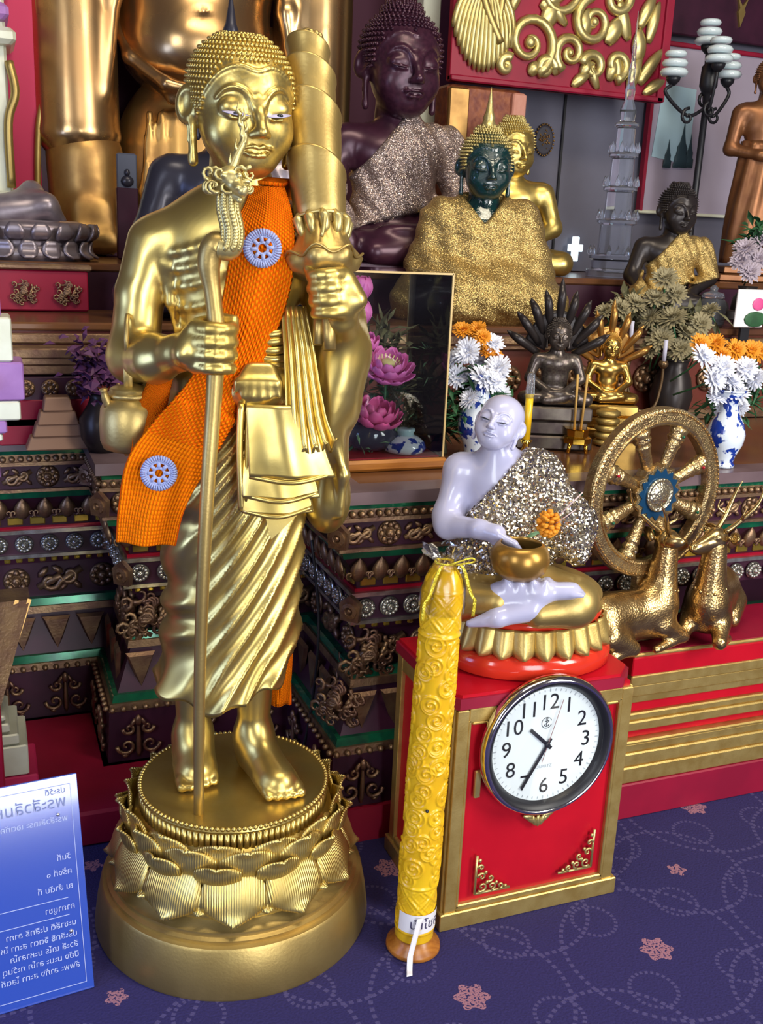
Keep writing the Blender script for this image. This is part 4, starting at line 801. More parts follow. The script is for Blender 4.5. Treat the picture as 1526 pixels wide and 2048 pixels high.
link('neck_wrap', scarf_mesh('neck_wrap', [(.046, -.035, 1.318, .05, 0), (.066, .0, 1.325, .05, .5), (.085, .06, 1.30, .06, 1.2), (.09, .11, 1.24, .07, 1.5)], nu=10, nv=30), orange_wool, sc)
def crochet():
    mb_ = MB(); R_ = .0275
    def ringtube(r, t, n=40): mb_.tube([(r*math.cos(a), 0, r*math.sin(a)) for a in np.linspace(0, 2*PI, n)], t, 6, caps=False)
    ringtube(R_*.70, .0022); ringtube(R_*.62, .0018); ringtube(R_*.30, .0024, 24); ringtube(R_*.86, .0013)
    for i in range(40): a = 2*PI*i/40; mb_.tube([(R_*.66*math.cos(a), -.001, R_*.66*math.sin(a)), (R_*.86*math.cos(a+.03), -.002, R_*.86*math.sin(a+.03)), (R_*math.cos(a+.06), 0, R_*math.sin(a+.06))], [.0014, .0017, .0022], 5)
    for i in range(8): a = 2*PI*i/8+.2; mb_.tube([(R_*.30*math.cos(a), 0, R_*.30*math.sin(a)), (R_*.64*math.cos(a), 0, R_*.64*math.sin(a))], .0032, 6)
    return mb_.mesh('crochet_rosette')
cro = crochet(); cro.materials.append(blue_yarn)
link('crochet_rosette', cro, None, sc, (.0385, -.094, 1.222), (.05, .1, .05), 1.03); link('crochet_rosette', cro, None, sc, (-.117, -.130, .880), (0, .2, .06), 1.0)
# ================================================================ red box with the clock
rb = thing('red_box_pedestal', 'red box pedestal with gold edging carrying the white monk', 'pedestal', (.738, 1.43, 0))
BW, BD = .366, .262
MB().box((BW/2, BD/2, .245), (BW-.006, BD-.006, .43)).build('body', red, rb, smooth=False)
def bar(nm, c, d, mat=gold_trim, b=.002): return MB().box(c, d, bev=b).build(nm, mat, rb, smooth=False)
for x in (.011, BW-.011): bar('front_stile', (x, .0, .235), (.024, .012, .43)); bar('front_stile_bead', (x+(.014 if x < .1 else -.014), -.001, .235), (.006, .010, .39))
bar('front_rail', (BW/2, .0, .438), (BW-.046, .012, .028)); bar('front_rail_bead', (BW/2, -.001, .422), (BW-.06, .01, .006)); bar('front_rail', (BW/2, .0, .042), (BW-.046, .012, .012))
bar('plinth', (BW/2, BD/2, .018), (BW+.02, BD+.02, .036)); 
for y in (.014, BD-.012): bar('side_stile', (.0, y, .235), (.010, .024, .43)); bar('side_stile', (BW, y, .235), (.010, .024, .43))
bar('side_rail', (.0, BD/2, .436), (.010, BD-.05, .030)); bar('side_rail', (.0, BD/2, .042), (.010, BD-.05, .012)); bar('side_rail', (BW, BD/2, .436), (.010, BD-.05, .030))
c_ = .035; x0, x1, y0, y1 = -.008, BW+.008, -.008, BD+.006
poly = [(x0, y0+.01), (x0+.01, y0), (x1-c_, y0), (x1, y0+c_), (x1, y1), (x0, y1)]
MB().prism(poly, .453, .474).build('top_board', red_dark, rb, smooth=False); MB().prism([(x*.97+.005, y*.97+.004) for x, y in poly], .474, .480).build('top_cloth', red, rb, smooth=False)
def filigree(sx):
    mb_ = MB()
    mb_.tube([(0, 0, 0), (0, 0, .082)], .0028, 6); mb_.tube([(0, 0, 0), (sx*.074, 0, 0)], .0028, 6)
    for (cx, cz, r, t, a0, sg) in ((.014, .014, .011, 1.2, -2.3, 1), (.034, .012, .009, 1.2, -1.6, 1), (.012, .036, .009, 1.2, 3.1, -1), (.052, .009, .007, 1.1, -1.6, 1), (.009, .056, .007, 1.1, 3.1, -1), (.030, .030, .008, 1.1, -2.3, 1)):
        mb_.tube([(sx*x, -.002, z) for x, _, z in spiral((cx, cz), r, t, a0, sg, 14)], [.0026-.0012*k/14 for k in range(14)], 6)
    for (cx, cz) in ((.024, .022), (.044, .018), (.020, .044), (.064, .006), (.006, .072)): mb_.ball((sx*cx, -.002, cz), (.004, .003, .004), 6, 4)
    return mb_.build('corner_filigree', gold_carve, rb)
o = filigree(1); o.location = (.060, -.006, .066); o = filigree(-1); o.location = (.314, -.006, .072)
mb = MB()
for i in range(-3, 4): a = i*.42; mb.ball((.022*math.sin(a), 0, -.016*math.cos(a)), (.006, .004, .013), 8, 5, rotm(0, a, 0))
mb.build('leaf_ornament', gold_carve, rb, loc=(.183, -.007, .216))
mb = MB(); mb.box((0, 0, 0), (.012, .008, .055), bev=.002); mb.build('side_bracket', gold_carve, rb, smooth=False, loc=(.048, -.006, .30))
# clock
ck = thing('wall_clock', 'round chrome wall clock with white dial leaning on the red box', 'clock', (.916, 1.424, .366)); ck.rotation_euler = (PI/2-.035, 0, 0)
mb = MB(); mb.lathe([(.120, .0), (.134, .004), (.1375, .014), (.136, .024), (.131, .030), (.1275, .031), (.1255, .0285)], 96, caps=False); mb.build('chrome_rim', chrome, ck)
mb = MB(); rings_ = []
for r, z in ((.1262, .0292), (.123, .0288), (.1145, .019), (.1120, .0128)): rings_.append([(r*math.cos(2*PI*j/96), r*math.sin(2*PI*j/96), z) for j in range(96)])
mb.rings(rings_, caps=False); mb.build('black_bezel', black, ck)
mb = MB(); mb.lathe([(.114, .004), (.114, .0125), (.01, .0126)], 72); mb.build('dial', dial, ck, smooth=False)
for n_ in range(1, 13):
    a = PI/2-n_*PI/6; link('numeral', text_mesh(str(n_), .043, .0002), black, ck, (.083*math.cos(a), .083*math.sin(a)-.001, .0130))
tk = MB().box((0, 0, 0), (.0013, .0052, .0005)).mesh('minute_mark', False); tk.materials.append(dial_grey)
for i in range(60): a = 2*PI*i/60; link('minute_mark', tk, None, ck, (.1065*math.cos(a), .1065*math.sin(a), .0130), (0, 0, a-PI/2), (1.8 if i % 5 == 0 else 1, 1.15 if i % 5 == 0 else .9, 1))
def hand(nm, L, back, w, deg, z, mat):
    mb_ = MB(); mb_.box((0, (L-back)/2, 0), (w, L+back, .0008)); mb_.build(nm, mat, ck, smooth=False, loc=(0, 0, z), rot=(0, 0, -math.radians(deg)))
hand('hour_hand', .050, .012, .0068, 313, .0150, black); hand('minute_hand', .094, .014, .0058, 211, .0162, black); hand('second_hand', .090, .034, .0011, 17, .0174, M('grey_red_enamel', (0.35, 0.2, 0.2), 0.4))
mb = MB(); mb.lathe([(.005, .0128), (.005, .0185), (.003, .0192)], 16); mb.build('hand_cap', black, ck)
em = MB(); em.tube([(.0105*math.cos(a), .0105*math.sin(a), 0) for a in np.linspace(.35, 2*PI-.35+PI*0, 26)], .0005, 5); em.tube([(0, -.007, 0), (0, .006, 0)], .0007, 5); em.tube([(-.004, .0035, 0), (.004, .0035, 0)], .0006, 5); em.tube([(.005*math.cos(a), -.0022+.0048*math.sin(a), 0) for a in np.linspace(PI+.3, 2*PI-.3, 10)], .0008, 5); em.tube([(.0018*math.cos(a), .0078+.0018*math.sin(a), 0) for a in np.linspace(0, 2*PI, 10)], .0005, 5); em.tube([(-.005, -.004, 0), (0, -.001, 0), (.005, .003, 0)], .0005, 5)
em.build('anchor_emblem', black, ck, loc=(-.003, .043, .0131))
link('quartz_lettering', text_mesh('QUARTZ', .0085, .0001), dial_grey, ck, (-.003, -.044, .0130))
mb = MB(); mb.lathe([(.1135, .0240), (.1135, .0252), (.001, .0256)], 64); mb.build('clock_glass', thin_glass('clock_crystal', (1, 1, 1), .12), ck)
# ================================================================ carved yellow candle
cdl = thing('carved_candle', 'tall yellow carved wax candle wrapped in film in front of the red box', 'candle', (.668, 1.405, 0)); cdl.rotation_euler = (0, .022, 0)
def candle_mesh():
    NA_, NZ_ = 190, 470; R_ = .0335; H0, H1 = .028, .728
    A = np.linspace(0, 2*PI, NA_, endpoint=False); Z = np.linspace(H0, H1, NZ_); T, ZZ = np.meshgrid(A, Z); s_ = T*R_; h = np.zeros_like(T)
    def line(d, w): return np.exp(-(d/w)**2)
    rr = random.Random(11)
    for zc in np.arange(.155, .60, .026):      # rolling scrolls
        for k in range(5):
            ac = k*2*PI/5+rr.uniform(-.35, .35)+zc*9; sg = rr.choice((-1, 1)); r0 = rr.uniform(.013, .019)
            ds = ((T-ac+PI) % (2*PI)-PI)*R_; dz = ZZ-zc-rr.uniform(-.008, .008); r = np.hypot(ds, dz); an = np.arctan2(dz, ds)*sg
            sp_d = ((r/r0*1.7 - (an+PI)/(2*PI)) % 1.0)-.5; h = np.maximum(h, line(sp_d, .20)*np.clip((r0-r)/.004, 0, 1)*.0034)
            h = np.maximum(h, line(r-r0*1.02, .0022)*.003)
    for lo, hi in ((.625, .69), (.055, .135)):      # diamond lattices
        m = ((ZZ > lo) & (ZZ < hi)); u = (s_*5/(2*PI*R_)*1.0); v = (ZZ-lo)/.045
        g = np.minimum(np.abs(((u+v) % 1)-.5), np.abs(((u-v) % 1)-.5)); g2 = np.minimum(np.abs(((2*u+2*v) % 1)-.5), np.abs(((2*u-2*v) % 1)-.5)); h = np.where(m, np.maximum(line(g, .09)*.0024, line(g2, .10)*.0012), h)
    for zc, w, a_ in ((.615, .0035, .0035), (.604, .002, .002), (.140, .003, .0028), (.048, .003, .002), (.692, .003, .0022)): h = np.maximum(h, line(ZZ-zc, w)*a_)
    taper = np.where(ZZ > .695, np.sqrt(np.clip(1-((ZZ-.695)/.040)**2*.9, .05, 1)), 1.0)*(1-.06*(ZZ-.03)/.7+.03)
    R2 = R_*taper*(1+.02*np.sin(ZZ*40))+h; P = np.stack([R2*np.cos(T), R2*np.sin(T), ZZ], 2).reshape(-1, 3); f = []
    for j in range(NZ_-1):
        b0 = j*NA_; f += [(b0+i, b0+(i+1) % NA_, b0+NA_+(i+1) % NA_, b0+NA_+i) for i in range(NA_)]
    f.append(tuple(range(NA_-1, -1, -1))); f.append(tuple(range((NZ_-1)*NA_, NZ_*NA_))); return rawmesh('carved_shaft', P, f)
link('carved_shaft', candle_mesh(), wax, cdl)
mb = MB(); mb.ball((-.012, -.036, .300), .0032, 8, 5); mb.build('dark_bead', eye_dark, cdl)
mb = MB(); mb.lathe([(.048, 0), (.050, .003), (.049, .010), (.036, .018), (.034, .029)], 40); mb.build('wooden_foot', wood, cdl)
mb = MB(); rings_ = []
for z in (.052, .090): rings_.append([(.0372*math.cos(a), .0372*math.sin(a), z) for a in np.linspace(-2.9, .15, 30)])
mb.rings(rings_, closed=False, caps=False); mb.build('paper_label', paper, cdl)
lt = text_mesh('นำโชค', .026, .0001); co = np.zeros(len(lt.vertices)*3); lt.vertices.foreach_get('co', co); co = co.reshape(-1, 3)
an = -PI/2+.15+co[:, 0]/.0376; P = np.stack([(.0376+co[:, 2])*np.cos(an), (.0376+co[:, 2])*np.sin(an), .070+co[:, 1]], 1); lt.vertices.foreach_set('co', P.ravel()); lt.update(); link('label_lettering', lt, M('blue_black_ink', (0.05, 0.04, 0.1), 0.6), cdl)
mb = MB(); mb.grid(lambda u, v: (-.010-.028*v+(u-.5)*.011, -.0405-.012*v-.055*max(0, v-.6), max(.002, .088-.115*v)), 5, 16, .0008); mb.build('paper_tail', paper, cdl)
film = thin_glass('clear_plastic_film', (.97, .97, .98), .9, .16)
mb = MB(); rr = random.Random(2); jit = [[rr.uniform(-.006, .006) for _ in range(28)] for _ in range(11)]
prof = [(.0385, .655), (.0388, .66), (.039, .665), (.039, .675), (.038, .69), (.034, .705), (.026, .722), (.015, .738), (.020, .748), (.030, .757), (.034, .762)]
mb.rings([[((r+jit[i][j]*(0.08+max(0, i-2)*.11))*math.cos(2*PI*j/28)-.010*max(0, i-7)/3, (r+jit[i][j]*(0.08+max(0, i-2)*.11))*math.sin(2*PI*j/28), z+jit[i][(j+5) % 28]*(i > 7)) for j in range(28)] for i, (r, z) in enumerate(prof)], caps=False); mb.build('plastic_wrap', film, cdl)
ribbon = M('yellow_glitter_ribbon', (0.75, 0.6, 0.05), 0.3, 0.4, bump='facets', bscale=500, bstr=1.0)
for (x0, x1) in ((-.012, -.047), (.014, .044)):
    mb = MB(); q = 1 if x1 > 0 else -1
    mb.grid(lambda u, v: (x0+(x1-x0)*min(1, v*1.6)+(u-.5)*.006*1.0, -.020-.012*math.sin(v*2.2), .738-.088*v+.012*math.sin(v*9)*(1-v)), 3, 20, .0008); mb.build('ribbon_tail', ribbon, cdl)
mb = MB(); mb.tube([(.016*math.cos(a), .016*math.sin(a), .738) for a in np.linspace(0, 2*PI, 24)], .002, 6, caps=False); mb.tube(catmull([(0, -.016, .738), (.030, -.03, .752), (.042, -.02, .742), (.012, -.016, .737)], 6), .0016, 6); mb.build('ribbon_knot', ribbon, cdl)
# ================================================================ white monk on a lotus seat
AM = math.atan2(.955, 1.56)
wm = thing('seated_white_monk', 'seated white-skinned monk statue in a sequined robe looking up', 'statue', (.955, 1.545, .4805), -AM)
BR = AM-.06      # the seat stays square to the box
def oval(prof, name, mat, nn=64, fn=None, sq=.70): mb_ = MB(); mb_.lathe(prof, nn, sq=sq, fn=fn); return mb_.build(name, mat, wm, rot=(0, 0, BR), loc=(-.012, -.008, 0))
oval([(.155, 0), (.163, .004), (.165, .022), (.161, .036), (.150, .042), (.13, .044)], 'red_plinth', red_glossy)
oval([(.140, .040), (.134, .06), (.128, .092)], 'petal_drum', gold_dull)
oval([(.130, .088), (.137, .091), (.140, .099), (.136, .106), (.12, .108)], 'red_ring', red_glossy)
oval([(.128, .104), (.140, .107), (.141, .113), (.132, .124), (.09, .128)], 'seat', gold_dull)
def seat_petal():
    def fn(u, v):
        x = (u-.5)*2; w = .0215*(1 if v < .62 else math.sqrt(max(.02, 1-((v-.62)/.40)**2))); return (x*w, -.0105*math.sin(PI*(.5+.5*abs(x)))**.5*(.5+.5*v)-.003*math.cos(x*PI), -.054*v)
    mb_ = MB(); mb_.grid(fn, 9, 10, .003); m_ = mb_.mesh('seat_petal'); m_.materials.append(gold_trim); return m_
sp_m = seat_petal()
for i in range(22):
    a = 2*PI*i/22; rx_, ry_ = .137, .137*.70; x, y = rx_*math.cos(a), ry_*math.sin(a); nrm = math.atan2(math.sin(a)/.70, math.cos(a)); p = Matrix.Rotation(BR, 3, 'Z') @ Vector((x, y, 0))
    link('seat_petal', sp_m, None, wm, (p.x-.012, p.y-.008, .093), (-.22, 0, nrm+PI/2+BR))
# skin solid
Z0 = .4805
def zz(z): return z-Z0+.010
s = S()
s.ell((-.085, .02, zz(.80)), (.075, .052, .060), .03); s.ell((-.075, .02, zz(.72)), (.070, .055, .08), .04); s.cap((-.165, .02, zz(.822)), (-.03, .02, zz(.825)), .030, .034, .03); s.cap((-.098, .015, zz(.84)), (-.102, .008, zz(.895)), .033, .028, .02)
s.cap((-.168, .018, zz(.815)), (-.183, -.005, zz(.735)), .030, .026, .02); s.cap((-.183, -.005, zz(.735)), (-.180, -.02, zz(.722)), .026, .025, .02); s.cap((-.178, -.025, zz(.722)), (-.118, -.078, zz(.736)), .024, .017, .015)
s.cap((-.118, -.078, zz(.736)), (-.085, -.095, zz(.735)), .016, .017, .012)
for i, (dx, dz) in enumerate(((.012, -.003), (.004, -.007), (-.004, -.010), (-.012, -.013))):
    s.chain([(-.086+dx*.5, -.098+.006*i-.01, zz(.737)+dz*.4), (-.062+dx*.8, -.103+.007*i-.01, zz(.728)+dz), (-.046+dx, -.100+.007*i-.01, zz(.708)+dz)], [.0078, .0068, .0048], .004)
s.chain([(-.100, -.085, zz(.728)), (-.080, -.100, zz(.715)), (-.068, -.106, zz(.703))], [.009, .007, .005], .005)
# supporting hand below the bowl, shins and feet
LEG = (0, -.022, .026)
s.T(None, LEG)
for i in range(4): s.chain([(-.055+.022*i, -.105, zz(.640)), (-.058+.022*i, -.125, zz(.634)), (-.058+.022*i, -.130, zz(.646))], [.009, .008, .006], .004)
s.cap((-.070, -.115, zz(.610)), (.000, -.120, zz(.622)), .024, .020, .012); s.cap((.0, -.120, zz(.622)), (.055, -.112, zz(.632)), .019, .013, .012); s.ell((.045, -.115, zz(.628)), (.028, .016, .012), .01)
for i in range(5): s.cap((.055, -.128+.0085*i, zz(.628)+.001*i), (.074-.002*abs(i-1), -.127+.0085*i, zz(.628)), .0056, .005, .003)
s.cap((-.012, -.125, zz(.594)), (-.070, -.140, zz(.577)), .023, .017, .012); s.cap((-.070, -.140, zz(.577)), (-.118, -.142, zz(.560)), .017, .007, .01)
link('body', s.mesh(.0036, 'body'), porcelain, wm)
put_head(wm, 'monk', (-.100, -.004, zz(.917)), (-.36, .16, -.26), .0405, porcelain, black, eye_dark, eye_dark)
#[(.92, -.25), (.985, .15), (.96, .5), (.80, .92), (.5, 1.2), (.1, 1.33)], 32, fn=None); o = hc.build('painted_hair', M('thin_black_hair_paint', (0.02, 0.02, 0.03), 0.4), wm, loc=(-.1015, .0145, zz(.925)+.004), rot=(-.36-.55, .16, -.26)); o.scale = (.0425, .0465, .0425)
# gold lower robe: knees and lap
s = S().T(None, LEG)
s.ell((-.02, .0, zz(.59)), (.135, .095, .045), .04); s.cap((-.03, -.02, zz(.600)), (.062, -.075, zz(.600)), .048, .040, .03); s.ell((.058, -.072, zz(.598)), (.042, .045, .037), .02); s.cap((-.06, -.02, zz(.590)), (-.150, -.080, zz(.585)), .048, .036, .03); s.ell((-.150, -.085, zz(.580)), (.040, .042, .032), .02); s.cap((-.145, -.095, zz(.585)), (-.075, -.115, zz(.598)), .034, .030, .02); s.cap((.06, -.09, zz(.590)), (.0, -.118, zz(.585)), .034, .028, .02)
for k in range(7):
    a = .5+k*.22; s.chain([(.098-.010*k, -.078-.006*k, zz(.622)-.002*k), (.060-.010*k, -.112-.002*k, zz(.600)-.003*k), (.040-.010*k, -.118, zz(.575))], [.003, .004, .003], .006)
    s.chain([(-.178+.014*k, -.098-.004*k, zz(.606)+.001*k), (-.165+.014*k, -.116-.002*k, zz(.585)), (-.160+.014*k, -.114, zz(.566))], [.003, .004, .003], .006)
link('lower_robe', s.mesh(.004, 'lower_robe'), gold_dull, wm)
# sequined upper robe: from the shoulder on the right down over the lap on the left
s = S()
s.ell((-.080, .02, zz(.80)), (.080, .060, .066), .03); s.ell((-.070, .02, zz(.72)), (.082, .064, .09), .04); s.cap((-.05, .022, zz(.828)), (-.022, .025, zz(.828)), .040, .040, .03); s.cap((-.02, .02, zz(.81)), (.040, .005, zz(.735)), .042, .050, .03); s.cap((.04, .0, zz(.735)), (.060, -.045, zz(.700)), .045, .024, .03); s.cap((-.08, .0, zz(.68)), (-.13, -.03, zz(.60)), .07, .07, .05)
s.cap((-.10, .02, zz(.66)), (-.185, -.01, zz(.60)), .06, .03, .04); s.ell((-.06, -.02, zz(.66)), (.07, .06, .05), .04)
def robe_cut(X, Y, Z, D): return np.maximum(D, -((X+.100)*.60-(Z-zz(.845))*.62*(-1)*(-1)*-1 if False else ((X+.055)*.70+(zz(.862)-Z)*.55)))
me = s.mesh(.0038, 'sequined_robe', post=robe_cut); link('sequined_robe', me, sequin, wm)
vs = np.zeros(len(me.vertices)*3); me.vertices.foreach_get('co', vs); vs = vs.reshape(-1, 3); ns = np.zeros(len(me.vertices)*3); me.vertices.foreach_get('normal', ns); ns = ns.reshape(-1, 3)
rs = np.random.RandomState(4); idx = rs.permutation(len(vs)); keep = []; grid_ = set()
for i in idx:
    key = tuple(np.floor(vs[i]/.0072).astype(int))
    if vs[i][1] < .03 and key not in grid_: grid_.add(key); keep.append(i)
sq_b = MB().lathe([(.0031, 0), (.0031, .0006), (.0017, .0016)], 6); mb = MB()
for i in keep[:1500]: mb.add(sq_b.v, sq_b.f, vs[i]+ns[i]*.0003, frame_to(ns[i]+rs.uniform(-.35, .35, 3)))
o = mb.build('sequins', M('silver_sequin', (0.80, 0.76, 0.70), 0.12, 1.0), wm, smooth=False); o['kind'] = 'stuff'
# bowl, flower and sticks
bw = thing('alms_bowl', 'round bronze-gold alms bowl in the white monk\'s lap', 'bowl', (.955, 1.545, .4805), -AM); BC = np.array([-.040, -.132, zz(.668)])
mb = MB(); mb.lathe([(.012, .0), (.032, .004), (.047, .018), (.0525, .036), (.050, .052), (.043, .062), (.037, .066), (.036, .066), (.040, .058), (.045, .046), (.046, .034), (.038, .014), (.010, .006)], 48, BC); mb.build('bowl_wall', M('bronze_gold_lacquer', (0.42, 0.24, 0.05), 0.3, 0.7, col2=(0.34, 0.18, 0.04), cscale=20), bw)
mb = MB(); mb.lathe([(.0455, .040), (.0455, .041), (.01, .042)], 40, BC); mb.build('bowl_inside', black, bw)
mg = thing('marigold_offering', 'orange marigold and incense stick tucked in the white monk\'s arm', 'flower', (.955, 1.545, .4805), -AM)
mb = MB(); rr = random.Random(9); FC = np.array([.004, -.075, zz(.757)])
for k in range(90):
    d = np.array([rr.gauss(0, 1), rr.gauss(0, 1), rr.gauss(0, 1)]); d /= np.linalg.norm(d); mb.ball(FC+d*.017*np.array([1, .9, 1.25]), (.006, .0035, .006), 6, 4, frame_to(d))
mb.build('flower_head', petal_orange, mg)
mb = MB()
for k in range(6): mb.tube([FC+np.array([-.008, -.006, -.012]), FC+np.array([-.030-.004*k, -.012, -.018-.004*k])], [.002, .001], 5)
mb.build('stems', leaf_pale, mg); mb = MB(); mb.tube([FC+np.array([.010, 0, .008]), FC+np.array([.054, .0, .062])], .0013, 6); mb.tube([FC+np.array([.012, 0, .0]), FC+np.array([.045, .0, .030])], .001, 6); mb.build('incense_stick', M('pale_pink_stick', (.6, .45, .45), .6), mg)
# ================================================================ deer and wheel
PZ = .4065
def deer_mesh(q=1):
    s = S()
    s.ell((-.03, 0, .075), (.105, .046, .060), .03); s.ell((-.085, 0, .072), (.052, .050, .058), .03); s.ell((.062, 0, .080), (.052, .046, .062), .03); s.cap((.080, 0, .10), (.082, 0, .225), .038, .024, .03)
    s.cap((-.085, -.04, .055), (-.03, -.052, .026), .032, .018, .015); s.cap((-.03, -.052, .024), (-.10, -.062, .013), .012, .009, .01); s.cap((-.085, .04, .055), (-.03, .048, .026), .03, .016, .015)
    s.cap((.070, -.030, .055), (.122, -.040, .028), .026, .014, .015); s.cap((.122, -.040, .026), (.040, -.050, .011), .013, .009, .01); s.cap((.070, .030, .055), (.13, .040, .028), .026, .014, .015); s.cap((.13, .040, .026), (.05, .050, .011), .013, .009, .01)
    s.ell((-.135, 0, .095), (.012, .010, .020), .015)
    return s.mesh(.0042, 'trunk')
def deer_head_mesh():
    s = S(); s.ell((.080, 0, .238), (.026, .022, .024), .015); s.cap((.086, 0, .238), (.138, 0, .222), .020, .010, .014); s.ell((.138, 0, .222), (.011, .010, .009), .008); s.cap((.082, 0, .22), (.128, 0, .213), .012, .007, .01)
    for q in (-1, 1): s.ell((.092, q*.019, .246), (.008, .005, .006), .003); s.ell((.144, q*.006, .226), (.003, .003, .003), .001, mode='-'); s.ell((.060, q*.034, .246), (.010, .024, .014), .006, rotm(.2*q, 0, -.5*q)); s.ell((.066, q*.036, .249), (.007, .017, .008), .003, rotm(.2*q, 0, -.5*q), '-')
    return s.mesh(.0021, 'head')
dm, dh = deer_mesh(), deer_head_mesh()
def deer(label, loc, rz, horns, hy, group='golden deer'):
    d = thing('golden_deer', label, 'deer', loc, rz, group); link('trunk', dm.copy(), deer_gold, d); h = link('head', dh.copy(), deer_smooth, d); 
    if hy: h.rotation_euler = (0, 0, hy); h.location = (.08-.08*math.cos(hy), -.08*math.sin(hy), 0)
    mb_ = MB()
    for q, (dx, dz, ty) in zip((-1, 1), horns): mb_.tube(catmull([(.070, q*.012, .256), (.060+dx*.25, q*(.016+ty*.4), .28), (.060+dx*.7, q*(.02+ty), .28+dz*.5), (.058+dx, q*(.022+ty*.6), .28+dz)], 6), [np.interp(i/18, [0, .6, 1], [.0062, .0048, .0008]) for i in range(19)], 8); mb_.tube(catmull([(.060+dx*.3, q*(.018+ty*.5), .285), (.075+dx*.3, q*(.022+ty), .297), (.075+dx*.4, q*(.024+ty), .315)], 4), [.004, .0038, .0034, .003, .0026, .002, .0014, .001, .0005], 6)
    mb_.build('horns', deer_smooth, h)
    bm_ = MB().ball((0, 0, 0), .0042, 8, 5)
    for i in range(7): mb_ = MB(); a = -1.4+2.8*i/6; mb_.add(bm_.v, bm_.f, (.082+.036*math.cos(a), .034*math.sin(a), .135+.01*math.cos(a)*-1)); mb_.build('collar_bead', deer_smooth, d)
    return d
deer('golden lying deer facing right, on the left of the wheel', (1.262, 1.672, PZ), .10, ((-.050, .055, .012), (-.075, .075, .02)), 0.15)
d2 = deer('golden lying deer facing left, on the right of the wheel', (1.508, 1.705, PZ), PI+.75, ((-.055, .075, .01), (-.06, .08, .02)), -.72)
d2.scale = (1.0, 1.0, 1.02)
wh = thing('dharma_wheel', 'large gold eight-spoked wheel with a blue star hub behind the deer', 'wheel', (1.318, 1.716, .742), .14); WR = (PI/2, 0, 0)
mb = MB(); rings_ = []; NW = 96
prof = [(.150, -.014), (.183, -.014), (.186, -.010), (.186, .010), (.183, .014), (.178, .0155), (.176, .013), (.158, .013), (.156, .0155), (.151, .014), (.148, .010), (.148, -.010)]
rings_ = [[(r*math.cos(2*PI*j/NW), r*math.sin(2*PI*j/NW), z) for r, z in prof] for j in range(NW+1)]; mb.rings(rings_, caps=False); mb.build('rim', wheel_gold, wh, rot=WR, auto=30)
db = MB().ball((0, 0, 0), .0024, 6, 4).mesh('rim_stud'); db.materials.append(gold_brown)
for i in range(110): a = 2*PI*i/110; link('rim_stud', db, None, wh, (.1785*math.cos(a), -.0152, .1785*math.sin(a)))
smb = MB(); smb.lathe([(.011, .045), (.011, .050), (.0125, .055), (.0155, .105), (.018, .110), (.018, .114), (.0145, .117), (.019, .122), (.022, .128), (.017, .133), (.021, .138), (.023, .146), (.02, .15)], 16, sq=.8); spm = smb.mesh('spoke'); spm.materials.append(wheel_gold)
for i in range(8):
    a = 2*PI*(i+.5)/8; o = link('spoke', spm, None, wh, (0, 0, 0), (0, PI/2-a, 0)); 
    o2 = link('spoke_gem', db.copy(), ruby if i % 2 else green_glass, wh, (.132*math.cos(a), -.020, .132*math.sin(a)), (0, 0, 0), 1.5); o2.data.materials.clear(); o2.data.materials.append((ruby, green_glass, silver_glass)[i % 3])
def star(r0, r1, n): return [((r0 if k % 2 else r1)*math.cos(PI*k/n+.1), (r0 if k % 2 else r1)*math.sin(PI*k/n+.1)) for k in range(2*n)]
MB().prism(star(.058, .066, 15), -.012, .016).build('hub_star_edge', wheel_gold, wh, smooth=False, rot=WR); MB().prism(star(.047, .058, 15), .014, .0185).build('hub_star', wheel_blue, wh, smooth=False, rot=WR)
mb = MB(); mb.lathe([(.036, .016), (.037, .023), (.033, .025), (.030, .021), (.026, .022), (.02, .027), (.006, .029)], 36); mb.build('hub_boss', M('silver_gilt_boss', (.5, .45, .32), .25, .9, bump='voronoi', bscale=160, bstr=.8), wh, rot=WR)
mb = MB(); mb.box((0, 0, -.235), (.05, .022, .12), bev=.004); mb.build('wheel_foot', wheel_gold, wh, smooth=False); mb = MB(); mb.box((0, .0, -.318), (.16, .05, .034), bev=.004); mb.build('wheel_base', wheel_gold, wh, smooth=False)
# ================================================================ acrylic sign
sg = thing('acrylic_sign', 'blue translucent acrylic sign with rows of lettering at the lower left', 'sign', (.112, 1.478, 0), .10); sg.rotation_euler = (-.24, 0, .10)
acr = M('blue_acrylic', (0.03, 0.09, 0.55), 0.05, 0.0, alpha=0.80, coat=1.0, spec=0.5); acr.node_tree.nodes['Principled BSDF'].inputs['Coat IOR'].default_value = 2.0; acr.node_tree.nodes['Principled BSDF'].inputs['Coat Roughness'].default_value = 0.12
MB().box((-.22, 0, .186), (.44, .005, .370), bev=.001).build('panel', acr, sg, smooth=False)
bord = M('pale_blue_engraving', (0.45, 0.52, 0.8), 0.5)
mb = MB(); mb.box((-.012, -.0032, .186), (.0008, .0006, .34)); mb.box((-.22, -.0032, .356), (.416, .0006, .0008)); mb.box((-.22, -.0032, .016), (.416, .0006, .0008)); mb.build('border_line', bord, sg, smooth=False)
def sline(txt, z, size, mat=bord): o = link('lettering', text_mesh(txt, size, .0001, 'LEFT'), mat, sg, (-.020, -.0034, z), (PI/2, 0, 0)); o.scale = (-1, 1, 1); return o
ink = M('blue_grey_engraving', (0.16, 0.2, 0.42), 0.5)
sline('พระสีวลีมหาเถระ', .328, .026, ink); sline('ประวัติ', .347, .013, ink)
